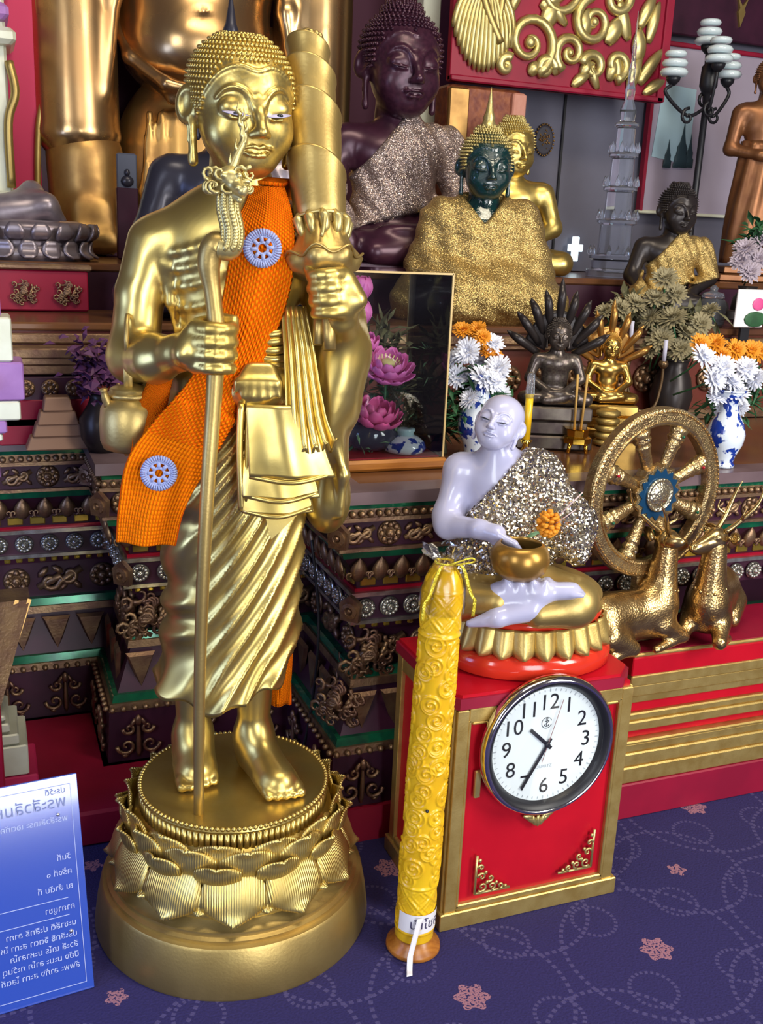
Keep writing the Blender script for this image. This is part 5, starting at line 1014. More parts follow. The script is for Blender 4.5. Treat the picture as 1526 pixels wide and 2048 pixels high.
for txt, z in (('พระสีวลีเถระ เอตทัคคะ', .300), ('วันที่', .235), ('ครั้งที่ ๑', .21), ('ณ ลำดับ ที่', .185), ('คาถาบูชา', .150), ('นะชาลีติ ปะสิทธิ ลาภา', .122), ('ประสิทธิ จิตตา สะทา โหติ', .103), ('สีวะลี เถโร มะหาลาโภ', .085), ('ปิยัง มะมะ ลาโภ ภะวันตุ เม', .067), ('สัพพะ ลาภัง สะทา โสตถี', .049)): sline(txt, z, .0135)
mb = MB(); mb.box((-.10, -.0034, .166), (.14, .0006, .0009)); mb.box((-.10, -.0034, .137), (.14, .0006, .0009)); mb.build('rule_line', bord, sg, smooth=False)
for x, z in ((-.035, .308), (-.030, .108)): mb = MB(); mb.lathe([(.003, 0), (.003, .002), (.001, .003)], 10); mb.build('fixing_screw', chrome, sg, loc=(x, -.0025, z), rot=WR)
mb = MB(); mb.box((-.2, .055, .10), (.05, .004, .23)); mb.build('rear_strut', acr, sg, smooth=False, rot=(.46, 0, 0))
# ================================================================ figures and offerings behind
def at(px, py, Y):      # the point of the plane y = Y seen at a pixel, used to read real positions off the photograph
    d = _f + _r*((px-763)/F_PX) - _u*((py-1024)/F_PX); return EYE + d*((Y-EYE.y)/d.y)
_seat = {}
def seat_solid(hand):
    s = S()
    s.ell((0, .05, .14), (.38, .24, .15), .08)
    for q in (-1, 1): s.cap((q*.18, 0, .13), (q*.52, -.14, .11), .14, .11, .06)
    s.cap((.50, -.20, .10), (-.20, -.33, .10), .10, .075, .05); s.cap((-.48, -.22, .12), (.24, -.31, .17), .10, .07, .05); s.cap((.2, -.31, .175), (.36, -.27, .19), .06, .04, .04)
    s.ell((0, .05, .42), (.235, .16, .26), .08); s.ell((0, .04, .66), (.30, .18, .18), .08); s.cap((-.27, .05, .745), (.27, .05, .745), .085, .085, .08); s.cap((0, .05, .78), (0, .03, .98), .12, .11, .06)
    s.cap((-.33, .05, .725), (-.43, .0, .42), .095, .08, .05)
    if hand == 'earth':
        s.cap((-.43, .0, .42), (-.40, -.22, .30), .08, .055, .05); s.cap((-.40, -.23, .29), (-.38, -.33, .20), .05, .05, .04)
        for i in range(4): s.chain([(-.43+.032*i, -.34, .19), (-.43+.033*i, -.37, .10), (-.43+.033*i, -.365, .03)], [.022, .02, .013], .012)
    else: s.cap((-.43, .0, .42), (-.14, -.24, .24), .08, .06, .05)
    s.cap((.33, .05, .725), (.43, .0, .42), .095, .08, .05); s.cap((.43, .0, .42), (.14, -.25, .24), .08, .055, .05); s.ell((0, -.28, .235), (.17, .075, .035), .04)
    return s
def seat_meshes(hand, robe, res=.022):
    key = (hand, robe)
    if key not in _seat:
        s = seat_solid(hand); body = s.mesh(res, 'body'); rm = None
        if robe == 'sash':      # one shoulder covered
            def post(X, Y, Z, D): fd = .010*np.sin((X*.75+Z*.66)*75+4*np.sin(Z*5)); return np.maximum(np.maximum(D-.025-fd, -((X+.30)*.72+(.42-Z)*-.0+(X*0)+(.70-Z)*.62-.12)), .30-Z+.25*np.clip(X, -.5, .5))
            rm = s.mesh(res, 'robe', post=post)
        elif robe == 'cloak':
            c = S(); c.ops = list(s.ops); c.T(); c.ell((0, .05, .42), (.42, .24, .34), .15); c.ell((0, -.02, .20), (.60, .36, .22), .12); c.cap((-.27, .05, .73), (.27, .05, .73), .11, .11, .1)
            def post(X, Y, Z, D):
                fd = .006*np.sin(X*38+9*Z)+.006*np.sin((Z+X*.4)*45); v = np.maximum(Z-.70-np.abs(X)*1.25, Z-.95)
                return np.maximum(D-.03-fd, np.where(Y < .06, v, Z-.93))
            rm = c.mesh(res, 'robe', post=post)
        _seat[key] = (body, rm)
    return _seat[key]
def seated(name, label, loc, rz, sc, skin, robe=None, robe_mat=None, hand='earth', head=.23, headrot=(.05, 0, 0), hair=None, flame=None, kind='buddha', ew=None, hz=1.13, eyes=True, group=None):
    t = thing(name, label, 'statue', loc, rz, group); body, rm = seat_meshes(hand, robe)
    link('body', body.copy(), skin, t, scale=sc)
    if rm is not None: link('robe', rm.copy(), robe_mat, t, scale=sc)
    h = put_head(t, kind, (0, -.005*sc, hz*sc), headrot, head*sc, skin, hair or skin, skin, skin, True)
    if flame is not None:
        mb_ = MB(); mb_.lathe([(.30, 1.38), (.36, 1.46), (.30, 1.56), (.22, 1.75), (.24, 1.85), (.16, 2.05), (.10, 2.4), (.04, 2.75), (.01, 2.95)], 16, (0, .15, 0)); mb_.build('flame_finial', flame, h)
    return t
def plinth(root, w, d, z0, z1, mat, n=3, name='seat_tier'):
    for i in range(n):
        a, b = z0+(z1-z0)*i/n, z0+(z1-z0)*(i+1)/n; k = (1, .86, .95)[i % 3]; MB().box((0, 0, (a+b)/2), (w*k, d*k, b-a-.001), bev=.004).build(name, mat, root, smooth=False)
# purple bronze figure
p = at(796, 545, 2.75); t = seated('seated_buddha', 'large dark purple bronze seated Buddha with a glittering rose sash', (p.x, 2.80, 1.155), -.10, .475, purple_dark, 'sash', sequin_pink, head=.225, hair=purple_dark, headrot=(.04, 0, .10), hz=1.15)
plinth(t, .62, .30, -.007, .02, purple_dark, 1)
# green-faced figure in the gold cloak, and the gold one beside it
p = at(945, 640, 2.55); t = seated('seated_buddha', 'seated Buddha with dark green glass face, gold hair and gold glitter cloak', (p.x, 2.53, 1.033), -.34, .365, emerald, 'cloak', sequin_gold, hand='lap', head=.185, hair=gold_carve, flame=gold_carve, headrot=(.05, 0, .10), hz=1.10, ew=emerald)
p = at(1030, 560, 2.8); t = seated('seated_buddha', 'bright gold seated Buddha half hidden behind the green-faced one', (p.x+.012, 2.90, 1.150), -.42, .335, gold, None, None, hand='lap', head=.19, hair=gold_carve, headrot=(.05, 0, .45), hz=1.10)
# slate figure behind the monk's head
p = at(465, 300, 2.5); t = seated('seated_buddha', 'dark slate seated Buddha with a spired head behind the golden monk', (p.x, 2.52, 1.033), -.1, .46, slate, 'sash', silver_grey, hand='lap', head=.18, flame=slate, hz=1.10, headrot=(.05, 0, 0))
MB().ball((-.17, -.06, .22), .018, 10, 6).build('white_stud', petal_white, t)
# small black figure with the gold sash; brown standing one
p = at(1335, 600, 2.56); t = seated('seated_buddha', 'small black seated Buddha with a gold sequined sash', (p.x, 2.56, 1.033), -.35, .275, bronze_black, 'sash', sequin_gold, head=.19, hair=bronze_black, hz=1.11, headrot=(.05, 0, .2)); plinth(t, .36, .2, 0, .03, bronze_black, 1)
t.location.z = 1.05
def standing(name, label, loc, rz, H, mat, robe_mat):
    t_ = thing(name, label, 'statue', loc, rz); s = S()
    s.ell((0, 0, .74), (.105, .07, .11), .04); s.cap((-.095, 0, .80), (.095, 0, .80), .045, .045, .03); s.cap((0, 0, .82), (0, 0, .89), .038, .034, .03); s.ell((0, 0, .60), (.085, .06, .10), .04)
    for q in (-1, 1): s.cap((q*.125, 0, .79), (q*.150, .0, .62), .040, .034, .02); s.cap((q*.150, -.0, .62), (q*.02, -.085, .585), .033, .024, .02)
    s.ell((0, -.085, .59), (.05, .03, .028), .02); link('body', s.mesh(.009, 'body'), mat, t_, scale=H)
    mb_ = MB(); rings = []
    for k in range(24):
        z = .66-.60*k/23; rr_ = .095+.035*(k/23)+.012*math.sin(k/23*PI); rings.append([((rr_+.006*math.cos(9*a+k*.25))*math.cos(a), .72*(rr_+.006*math.cos(9*a+k*.25))*math.sin(a), z) for a in np.linspace(0, 2*PI, 60, endpoint=False)])
    mb_.rings(rings); o = mb_.build('robe', mat, t_); o.scale = (H,)*3
    put_head(t_, 'buddha', (0, 0, .955*H), (.08, 0, 0), .066*H, mat, mat, mat, mat); plinth(t_, .30*H, .24*H, -.02, .03, mat, 2); return t_
p = at(1488, 540, 2.85); standing('standing_buddha', 'brown bronze standing Buddha with folded hands at the right edge', (p.x, 2.85, 1.168), -.45, .66, bronze_brown, bronze_brown)
# giant gilded figure
gt = thing('giant_golden_buddha', 'giant polished golden Buddha whose belly and arms fill the top left', 'statue', (.675, 3.42, 1.148))
Zg = 1.148
s = S(); s.ell((0, 0, 2.10-Zg), (.262, .20, .455), .05); s.ell((0, -.02, 1.78-Zg), (.235, .20, .16), .08); s.ell((-.015, -.205, 1.86-Zg), (.008, .014, .007), .008, mode='-')
link('torso', s.mesh(.012, 'torso'), gold_leaf, gt)
s = S(); s.chain([(-.245, .0, 1.86-Zg), (-.215, -.10, 1.73-Zg), (-.12, -.175, 1.655-Zg), (0, -.195, 1.635-Zg), (.12, -.175, 1.655-Zg), (.215, -.10, 1.73-Zg), (.245, .0, 1.86-Zg)], .020, .02); s.chain([(-.215, .0, 1.80-Zg), (-.18, -.10, 1.69-Zg), (-.10, -.16, 1.615-Zg), (0, -.18, 1.598-Zg), (.10, -.16, 1.615-Zg), (.18, -.10, 1.69-Zg), (.215, .0, 1.80-Zg)], .014, .02)
link('robe_hem', s.mesh(.009, 'robe_hem'), gold_leaf, gt)
for q in (-1, 1):
    s = S(); s.cap((q*.380, -.02, 2.6-Zg), (q*.372, -.05, 1.52-Zg), .130, .128, .03); s.ell((q*.372, -.05, 1.50-Zg), (.130, .124, .04), .02)
    s.chain([(q*.24, -.08, 2.3-Zg), (q*.262, -.12, 1.9-Zg), (q*.29, -.14, 1.62-Zg)], [.03, .026, .012], .03); link('sleeve', s.mesh(.011, 'sleeve'), gold_leaf, gt)
    s = S(); s.cap((q*.355, -.06, 1.44-Zg), (q*.350, -.08, 1.20-Zg), .118, .108, .03)
    for k in range(4): s.chain([(q*(.30+.03*k)-.0, -.17, 1.30-Zg), (q*(.29+.035*k), -.19, 1.2-Zg), (q*(.285+.04*k), -.19, 1.10-Zg if False else .03)], [.014, .018, .016], .03)
    link('lower_sleeve', s.mesh(.011, 'lower_sleeve', lo=np.array([-9, -9, 0.001])), gold_brown, gt)  # browner than the upper sleeve: its shadow is put into the colour
s = S(); s.ell((0, .05, 1.44-Zg), (.25, .16, .30), .08)
for k in range(9): s.chain([(-.16+.04*k, -.10, 1.58-Zg), (-.18+.045*k, -.12, 1.35-Zg), (-.19+.048*k, -.12, .02)], [.012, .016, .018], .03)
link('lower_robe', s.mesh(.012, 'lower_robe', lo=np.array([-9, -9, 0.0])), gold_brown, gt)  # brown tone carries the shade on the garment below the belly
MB().box((0, .02, .006), (.62, .34, .012), bev=.003).build('foot_board', altar_dark, gt, smooth=False)
cl = thing('pale_column', 'pale gilt column strip between the purple Buddha and the red carving', 'column', (1.42, 3.30, 1.148)); MB().box((0, 0, .6), (.062, .06, 1.2), bev=.006).build('shaft', pale_stone, cl, smooth=False); MB().box((0, 0, .02), (.08, .08, .04), bev=.006).build('base', gold_dull, cl, smooth=False)
bl = thing('blue_grey_plaque', 'dim blue-grey plaque with a dark seated figure between the giant sleeve and robe', 'plaque', (.405, 3.04, 1.148))
MB().box((0, 0, .24), (.055, .02, .10), bev=.004).build('panel', M('dim_blue_paint', (.07, .08, .12), .5), bl, smooth=False); MB().box((0, .004, .10), (.06, .03, .20), bev=.004).build('post', altar_dark, bl, smooth=False); mb = MB(); mb.ball((0, -.012, .215), (.018, .008, .016), 8, 6); mb.ball((0, -.012, .238), (.008, .007, .010), 8, 6); mb.build('figure_relief', slate, bl)
# carved red panel
cp = thing('carved_red_panel', 'red panel with gilt scrollwork hanging at the top right', 'panel', (1.41, 3.10, 1.725))
MB().box((.40, .0, .33), (.80, .03, .66), bev=.003).build('board', red_dark, cp, smooth=False); MB().box((.40, -.012, .009), (.80, .03, .018), bev=.004).build('lower_rail', red_dark, cp, smooth=False); MB().box((.79, -.012, .33), (.03, .03, .66), bev=.004).build('side_rail', red_dark, cp, smooth=False)
def curl(cx, cz, r, turns, a0, sg, th=.021, k=.14, deep=.9):
    pts = [(x, -.022, z) for x, _, z in spiral((cx, cz), r, turns, a0, sg, 30, k)]; mb_ = MB(); mb_.tube(pts, [th*(1-.55*i/30) for i in range(30)], 8, flat=deep); mb_.build('scroll', gold_carve, cp); mb_ = MB(); mb_.ball((cx, -.024, cz), r*k*1.5, 10, 6); mb_.build('scroll_eye', gold_carve, cp)
for a in ((.27, .135, .095, 1.5, -1.2, 1), (.36, .30, .10, 1.6, 2.6, -1), (.255, .36, .07, 1.4, .3, 1), (.42, .12, .060, 1.4, -2.0, -1), (.50, .22, .075, 1.5, 1.8, 1), (.335, .065, .035, 1.3, 0, 1), (.51, .085, .045, 1.3, 3.0, -1), (.60, .10, .045, 1.3, -1.5, 1), (.19, .06, .028, 1.2, 1, 1), (.58, .30, .05, 1.3, .5, -1), (.45, .42, .07, 1.4, 2, 1)): curl(*a)
def flame(cx, cz, L, w, ang, mat=gold_carve):
    mb_ = MB(); mb_.grid(lambda u, v: ((u-.5)*2*w*math.sin(PI*(.1+.86*v))**.8+.25*L*v*v*.4, -.02-.014*math.sin(PI*v)*(1-(2*u-1)**2), L*v), 7, 10, .006); mb_.build('acanthus_leaf', mat, cp, loc=(cx, 0, cz), rot=(0, ang, 0))
for a in ((.66, .02, .12, .022, .2), (.70, .05, .14, .022, .5), (.72, .02, .10, .018, .9), (.62, .04, .10, .018, -.3), (.54, .02, .09, .016, -.6), (.64, .18, .13, .024, -.5), (.68, .22, .12, .022, .3), (.44, .02, .08, .018, .8), (.30, .24, .12, .022, .9), (.40, .20, .10, .018, -.9), (.20, .22, .10, .018, .2), (.72, .18, .13, .02, .1), (.74, .34, .14, .02, -.2), (.66, .36, .12, .02, .5), (.53, .36, .10, .02, -.4), (.48, .30, .09, .016, .7), (.22, .12, .09, .03, -.8), (.32, .18, .10, .03, .3), (.46, .16, .10, .03, .1), (.56, .16, .10, .03, .4), (.38, .05, .07, .024, -.4), (.58, .05, .07, .022, .2), (.24, .28, .10, .03, .4), (.42, .34, .11, .03, 0), (.60, .42, .12, .03, .3), (.69, .12, .10, .028, -.2), (.48, .05, .06, .022, .2), (.28, .04, .05, .02, .5)): flame(*a)
mb = MB()      # ribbed bird tail on the left
for i in range(16): a = -2.6+i*.135; mb.tube(catmull([(.10, -.02, .34), (.10+.10*math.cos(a), -.036, .30+.14*math.sin(a)), (.105+.125*math.cos(a), -.022, .28+.27*math.sin(a)*.92)], 5), [.006]+[.010]*9+[.005], 6)
mb.build('ribbed_tail', gold_carve, cp); mb = MB(); mb.tube(catmull([(.03, -.03, .50), (.05, -.035, .36), (.10, -.035, .22), (.16, -.035, .12)], 6), [.02]*8+[.015]*11, 8); mb.tube(catmull([(.13, -.03, .52), (.16, -.035, .38), (.155, -.035, .26), (.15, -.03, .18)], 6), [.022]*8+[.014]*11, 8); mb.build('tail_plume', gold_dull, cp)
oc = thing('orange_column_capital', 'orange patterned column head below the red carved panel', 'column', (1.545, 3.14, 1.148)); MB().box((0, 0, .285), (.27, .10, .57), bev=.01).build('shaft', orange_pattern, oc, smooth=False); MB().box((.115, -.055, .40), (.05, .02, .32), bev=.006).build('edge_strip', M('salmon_pattern', (.5, .22, .16), .5, bump='voronoi', bscale=70, bstr=.4), oc, smooth=False); MB().box((-.10, -.055, .48), (.07, .02, .16), bev=.006).build('gilt_mount', gold_brown, oc, smooth=False)
# wall pieces on the right
Yw = 3.325
p = at(1088, 280, Yw); em = thing('oval_emblem', 'oval gilt dotted emblem on the blue-grey wall', 'emblem', (p.x, Yw, p.z)); mb = MB(); mb.lathe([(.036, 0), (.036, .003), (.03, .004)], 32, sq=1.4); mb.build('plate', M('dark_plate', (.06, .055, .07), .5), em, rot=(PI/2, 0, 0))
dot = MB().ball((0, 0, 0), .004, 6, 4).mesh('gilt_dot'); dot.materials.append(gold_brown)
for i in range(26): a = 2*PI*i/26; link('gilt_dot', dot, None, em, (.038*math.cos(a), -.004, .053*math.sin(a)))
rr = random.Random(8)
for i in range(34): a = rr.uniform(0, 2*PI); r = math.sqrt(rr.random())*.024; link('gilt_dot', dot, None, em, (r*math.cos(a), -.005, 1.4*r*math.sin(a)), scale=rr.uniform(.6, 1.1))
p = at(1111, 430, Yw); gv = slab('trim_1', (p.x, Yw-.002, 1.62), (.008, .006, .90), black)
p = at(1150, 498, 3.30); xw = thing('cross_reflection', 'cross-shaped window reflection, made as a glowing solid, on the blue-grey wall', 'cross', (p.x, 3.30, p.z)); lit = M('reflection_glow', (.7, .85, .9), .4, emis=(.75, .92, 1.0), estr=1.1); MB().box((0, 0, 0), (.026, .012, .088), bev=.002).build('upright', lit, xw, smooth=False); MB().box((0, -.001, .004), (.060, .012, .026), bev=.002).build('crossbar', lit, xw, smooth=False); MB().box((0, .014, 0), (.012, .016, .02)).build('reflection_mount', black, xw, smooth=False)  # a window reflection put in as a glowing cross, not a lamp
pb = thing('framed_temple_print', 'lilac framed print with dark temple spires on pale blue behind the lamp post', 'picture', (0, 3.30, 0)); q0, q1 = at(1312, 85, 3.30), at(1312, 425, 3.30)
MB().box((q0.x+.33, 0, (q0.z+q1.z)/2), (.66, .02, q0.z-q1.z), bev=.003).build('sheet', wall_lilac, pb, smooth=False); MB().box((q0.x+.33, -.006, q0.z), (.68, .03, .016), bev=.003).build('frame_top', red_dark, pb, smooth=False); MB().box((q0.x, -.006, (q0.z+q1.z)/2), (.014, .03, q0.z-q1.z), bev=.003).build('frame_side', red_dark, pb, smooth=False); MB().box((q0.x+.33, -.006, q1.z), (.68, .03, .012), bev=.003).build('frame_bottom', pale_stone, pb, smooth=False)
b0, b1 = at(1320, 165, 3.285), at(1372, 330, 3.285); MB().prism([(b0.x, b1.z+.02), (b1.x+.01, b1.z), (b1.x+.01, b0.z-.01), (b0.x+.02, b0.z)], -.001, .001).build('sky_print', pale_blue, pb, smooth=False, rot=(PI/2, 0, 0), loc=(0, -.012, 0))
for (px_, h, w) in ((1335, .10, .018), (1352, .06, .012), (1362, .16, .03), (1378, .12, .02)):
    q = at(px_, 330, 3.28); mb = MB(); mb.lathe([(w, 0), (w, h*.25), (w*.7, h*.3), (w*.75, h*.45), (w*.45, h*.55), (w*.2, h*.75), (.001, h)], 12, sq=.15); mb.build('spire_print', teal_dark, pb, loc=(q.x, -.016, q.z-.01))
mr = thing('maroon_valance', 'maroon valance board with a small gilt leaf at the upper right corner', 'valance', (0, 3.28, 0)); q0 = at(1322, 78, 3.28); MB().box((q0.x+.36, 0, q0.z+.22), (.72, .03, .40), bev=.004).build('board', altar_dark, mr, smooth=False)
q = at(1482, 25, 3.26); mb = MB(); mb.rings([[(0, -.02, -.05), (.016, -.02, 0), (.010, -.02, .012), (.024, -.02, .05), (0, -.02, .02), (-.024, -.02, .05), (-.010, -.02, .012), (-.016, -.02, 0)], [(0, .0, -.05), (.016, .0, 0), (.010, .0, .012), (.024, .0, .05), (0, .0, .02), (-.024, .0, .05), (-.010, .0, .012), (-.016, .0, 0)]]); mb.build('gilt_leaf', gold_dull, mr, smooth=False, loc=(q.x, -.006, q.z))
# lamp post with ringed globes
b = at(1385, 430, 2.98); lp_ = thing('lamp_post', 'black scrolled lamp post with four white ringed lamps', 'lamp', (b.x, 2.98, 1.148)); tp = at(1408, 190, 2.98)
MB().lathe([(.035, 0), (.03, .02), (.012, .04), (.011, tp.z-1.148), (.02, tp.z-1.14), (.03, tp.z-1.12), (.028, tp.z-1.06), (.012, tp.z-1.04), (.010, tp.z-1.0)], 16).build('pole', black, lp_)
ring_m = MB().lathe([(.012, -.012), (.040, -.010), (.046, 0), (.040, .010), (.012, .012)], 24).mesh('lamp_ring'); ring_m.materials.append(lamp_white)
for (px_, py_, y_) in ((1348, 145, 2.96), (1417, 82, 3.02), (1438, 118, 2.92), (1456, 150, 2.99)):
    q = at(px_, py_, y_); base = Vector((q.x-b.x, y_-2.98, q.z-1.148))
    for k, sc_ in enumerate((1.0, .92, .78)): link('lamp_ring', ring_m, None, lp_, (base.x, base.y, base.z+.028*k), scale=sc_)
    MB().lathe([(.008, -.04), (.022, -.025), (.024, -.014), (.010, -.012)], 14, tuple(base)).build('lamp_cup', black, lp_)
    e = np.array([0, 0, tp.z-1.148-.04]); bb = np.array(base)+np.array([0, 0, -.035]); mid_ = (e+bb)/2+np.array([0, 0, -.06]); mb = MB(); mb.tube(catmull([e, mid_, bb+np.array([(bb[0]-e[0])*.15, 0, -.03]), bb], 6), .006, 8); dx = bb[0]-e[0]; mb.tube([(e[0]+dx*.5+x, mid_[1]-.004, mid_[2]-.005+z) for x, _, z in spiral((0, 0), .028, 1.3, 1.5, 1, 16)], [.006-.003*i/16 for i in range(16)], 6); mb.build('scroll_arm', black, lp_)
# crystal stupa
b = at(1228, 500, 2.88); cs = thing('crystal_stupa', 'tall clear crystal stupa tapering to a fine spire', 'stupa', (b.x, 2.88, 1.148)); hz_ = at(1262, 20, 2.88).z-1.148
pr = [(.085, 0), (.085, .02), (.07, .025), (.07, .05), (.078, .055), (.078, .065), (.055, .07), (.052, .16), (.064, .165), (.064, .175), (.045, .18), (.043, .26), (.054, .265), (.054, .275), (.038, .28), (.036, .36), (.046, .365), (.046, .375), (.031, .38), (.029, .45), (.037, .455), (.037, .463), (.022, .47), (.026, .50), (.014, .53), (.016, .56), (.010, .58), (.011, .62), (.006, .64), (.007, .68), (.003, .70), (.001, .78)]
for i, j in ((0, 6), (6, 11), (11, 15), (15, 19), (19, 23), (23, len(pr))):
    MB().lathe([(r, z*hz_/.78) for r, z in pr[i:j+1 if j < len(pr) else j]], 10).build('tier', crystal, cs, smooth=False)
tr_ = MB().lathe([(.005, 0), (.010, .006), (.007, .02), (.001, .034)], 6).mesh('crystal_drop'); tr_.materials.append(crystal)
for z, r in ((.065, .078), (.175, .062), (.275, .052), (.375, .044)):
    for i in range(8): a = 2*PI*i/8; link('crystal_drop', tr_, None, cs, (r*math.cos(a), r*math.sin(a), z*hz_/.78))
# ---------------------------------------------------------------- flowers
def mum_mesh(R=.030, rows=((26, .15, 1.0), (22, .55, .9), (16, .95, .72), (9, 1.3, .45))):
    mb_ = MB(); rr_ = random.Random(3)
    for n_, el, L in rows:
        for i in range(n_):
            a = 2*PI*(i+rr_.random()*.5)/n_; e = el+rr_.uniform(-.12, .12); d = np.array([math.cos(a)*math.cos(e), math.sin(a)*math.cos(e), math.sin(e)]); sd_ = np.array([-math.sin(a), math.cos(a), 0]); w = R*.10; l = R*L*rr_.uniform(.85, 1.1)
            p0 = d*R*.12; p1 = d*l*.6+np.array([0, 0, .06*R]); p2 = d*l; up = np.cross(d, sd_)*R*.03
            mb_.add([p0-sd_*w*.4, p0+sd_*w*.4, p1-sd_*w, p1+sd_*w, p2-sd_*w*.6, p2+sd_*w*.6, p1+up], [(0, 1, 3, 6), (0, 6, 2), (2, 6, 4), (6, 3, 5), (6, 5, 4)])
    mb_.ball((0, 0, R*.05), (R*.35, R*.35, R*.3), 8, 5); return mb_.mesh('chrysanthemum', False)
mum = {}
for nm, mt_ in (('white', petal_white), ('orange', petal_orange), ('cream', petal_cream), ('lilac', petal_lilac)): mum[nm] = mum_mesh(); mum[nm].materials.append(mt_)
stem_m = MB().tube([(0, 0, 0), (.004, 0, -.05), (0, 0, -.10)], .0022, 5).mesh('stem'); stem_m.materials.append(leaf_green)
ORD = ['leftmost', 'second from left', 'third from left', 'fourth from left', 'fifth from left', 'sixth from left', 'seventh from left', 'eighth from left', 'ninth from left', 'tenth from left', 'eleventh from left', 'twelfth from left', 'thirteenth from left', 'fourteenth from left', 'fifteenth from left']
def flowers(spots, Y, kind, label, group, name='chrysanthemum', sc=1.0, seed=1, stems=True):
    rr_ = random.Random(seed); base_label = label; order = sorted(spots)
    for (px_, py_, dy, k) in spots:
        i_ = order.index((px_, py_, dy, k)); label = base_label+', '+('rightmost' if i_ == len(order)-1 else ORD[i_])
        q = at(px_, py_, Y+dy); o_ = link(name, mum[kind], None, None, q, (rr_.uniform(.5, 1.15), rr_.uniform(-.5, .5), rr_.uniform(-1.0, .2)), sc*k); tag(o_, label, 'flower', group)
        if stems: link('stem', stem_m, None, o_)
def foliage(name, label, spots, Y, mat, n=60, L=.05, w=.006, seed=1, cat='foliage', spread=.05):
    rr_ = random.Random(seed); mb_ = MB(); q0_ = at(spots[0][0], spots[0][1], Y)
    for (px_, py_, dy) in spots:
        c = np.array(at(px_, py_, Y+dy))-np.array(q0_)
        for i in range(n):
            d = np.array([rr_.gauss(0, 1), rr_.gauss(0, .7), rr_.gauss(.35, .8)]); d /= np.linalg.norm(d); s_ = np.cross(d, (0, 0, 1.0)); s_ /= np.linalg.norm(s_)+1e-6; b_ = c+np.array([rr_.gauss(0, spread*.4), rr_.gauss(0, spread*.3), rr_.gauss(0, spread*.4)]); l = L*rr_.uniform(.6, 1.2); ww = w*rr_.uniform(.7, 1.2); up = np.cross(s_, d)*ww*.5
            mb_.add([b_, b_+d*l*.45-s_*ww, b_+d*l*.5+up, b_+d*l*.45+s_*ww, b_+d*l-np.array([0, 0, l*.12])], [(0, 2, 1), (0, 3, 2), (1, 2, 4), (2, 3, 4)])
    o_ = mb_.build(name, mat, None, smooth=False, loc=q0_); o_['kind'] = 'stuff'; tag(o_, label, cat); return o_
def vase(label, px_, py_, Y, prof, mat=blue_white, z=.771, name='vase'):
    q = at(px_, py_, Y); t_ = thing(name, label, 'vase', (q.x, Y, z)); k = len(prof)
    mb_ = MB(); mb_.lathe(prof, 32); mb_.build('vase_body', mat, t_); rim = prof[-1]; mb_ = MB(); mb_.tube([(rim[0]*math.cos(a), rim[0]*math.sin(a), rim[1]) for a in np.linspace(0, 2*PI, 30)], .003, 6, caps=False); mb_.build('rim', mat, t_); mb_ = MB(); mb_.lathe([(prof[0][0]*1.05, 0), (prof[0][0]*1.08, .006), (prof[0][0], .010)], 28); mb_.build('foot_ring', mat, t_); return t_
vp = [(.028, .0), (.026, .01), (.030, .03), (.044, .06), (.047, .085), (.040, .11), (.026, .135), (.021, .155), (.024, .175), (.034, .19)]
vase('blue and white vase of chrysanthemums behind the white monk', 950, 920, 1.99, vp)
flowers([(935, 705, 0, 1.1), (965, 760, -.03, 1.25), (915, 755, .02, 1.0), (995, 740, -.02, 1.2), (985, 690, .02, .95), (1000, 790, .0, .9), (940, 800, -.03, .9), (960, 730, .03, 1.0), (985, 765, -.04, 1.1), (905, 720, .03, .8), (950, 790, -.01, .9)], 2.0, 'white', 'white chrysanthemum in the vase behind the white monk', 'white chrysanthemums behind the white monk', seed=2)
flowers([(925, 662, .03, .8), (955, 662, .02, .8), (975, 705, .01, .7), (990, 712, .01, .7), (965, 675, .0, .7)], 2.0, 'orange', 'orange chrysanthemum in the vase behind the white monk', 'orange chrysanthemums behind the white monk', seed=3)
foliage('chrysanthemum_leaves', 'dark green chrysanthemum leaves behind the white monk', [(950, 770, .01), (925, 800, .01), (975, 800, 0), (940, 830, -.01)], 2.01, leaf_green, 70, .06, .007, 3)
vase('blue and white vase of chrysanthemums right of the gold wheel', 1442, 938, 1.80, [(r*.92, z*.92) for r, z in vp])
flowers([(1405, 715, 0, 1.1), (1425, 760, -.02, 1.15), (1470, 790, -.03, 1.2), (1445, 735, -.02, 1.0), (1490, 740, 0, 1.1), (1510, 760, .0, 1.0), (1460, 765, -.02, 1.1), (1435, 795, -.02, .9), (1450, 815, -.02, .9), (1480, 815, 0, .8)], 1.83, 'white', 'white chrysanthemum in the vase right of the wheel', 'white chrysanthemums right of the wheel', seed=5)
flowers([(1400, 690, .03, .9), (1430, 688, .03, .9), (1440, 710, .02, .9), (1470, 700, .02, .9), (1500, 702, .02, .9), (1518, 705, .02, .9), (1425, 725, .02, .8), (1460, 712, .02, .8)], 1.84, 'orange', 'orange chrysanthemum in the vase right of the wheel', 'orange chrysanthemums right of the wheel', seed=6)
foliage('chrysanthemum_leaves', 'dark green chrysanthemum leaves right of the gold wheel', [(1455, 770, .02), (1480, 760, .02), (1440, 800, .02), (1490, 790, .02)], 1.86, leaf_green, 60, .05, .007, 4)
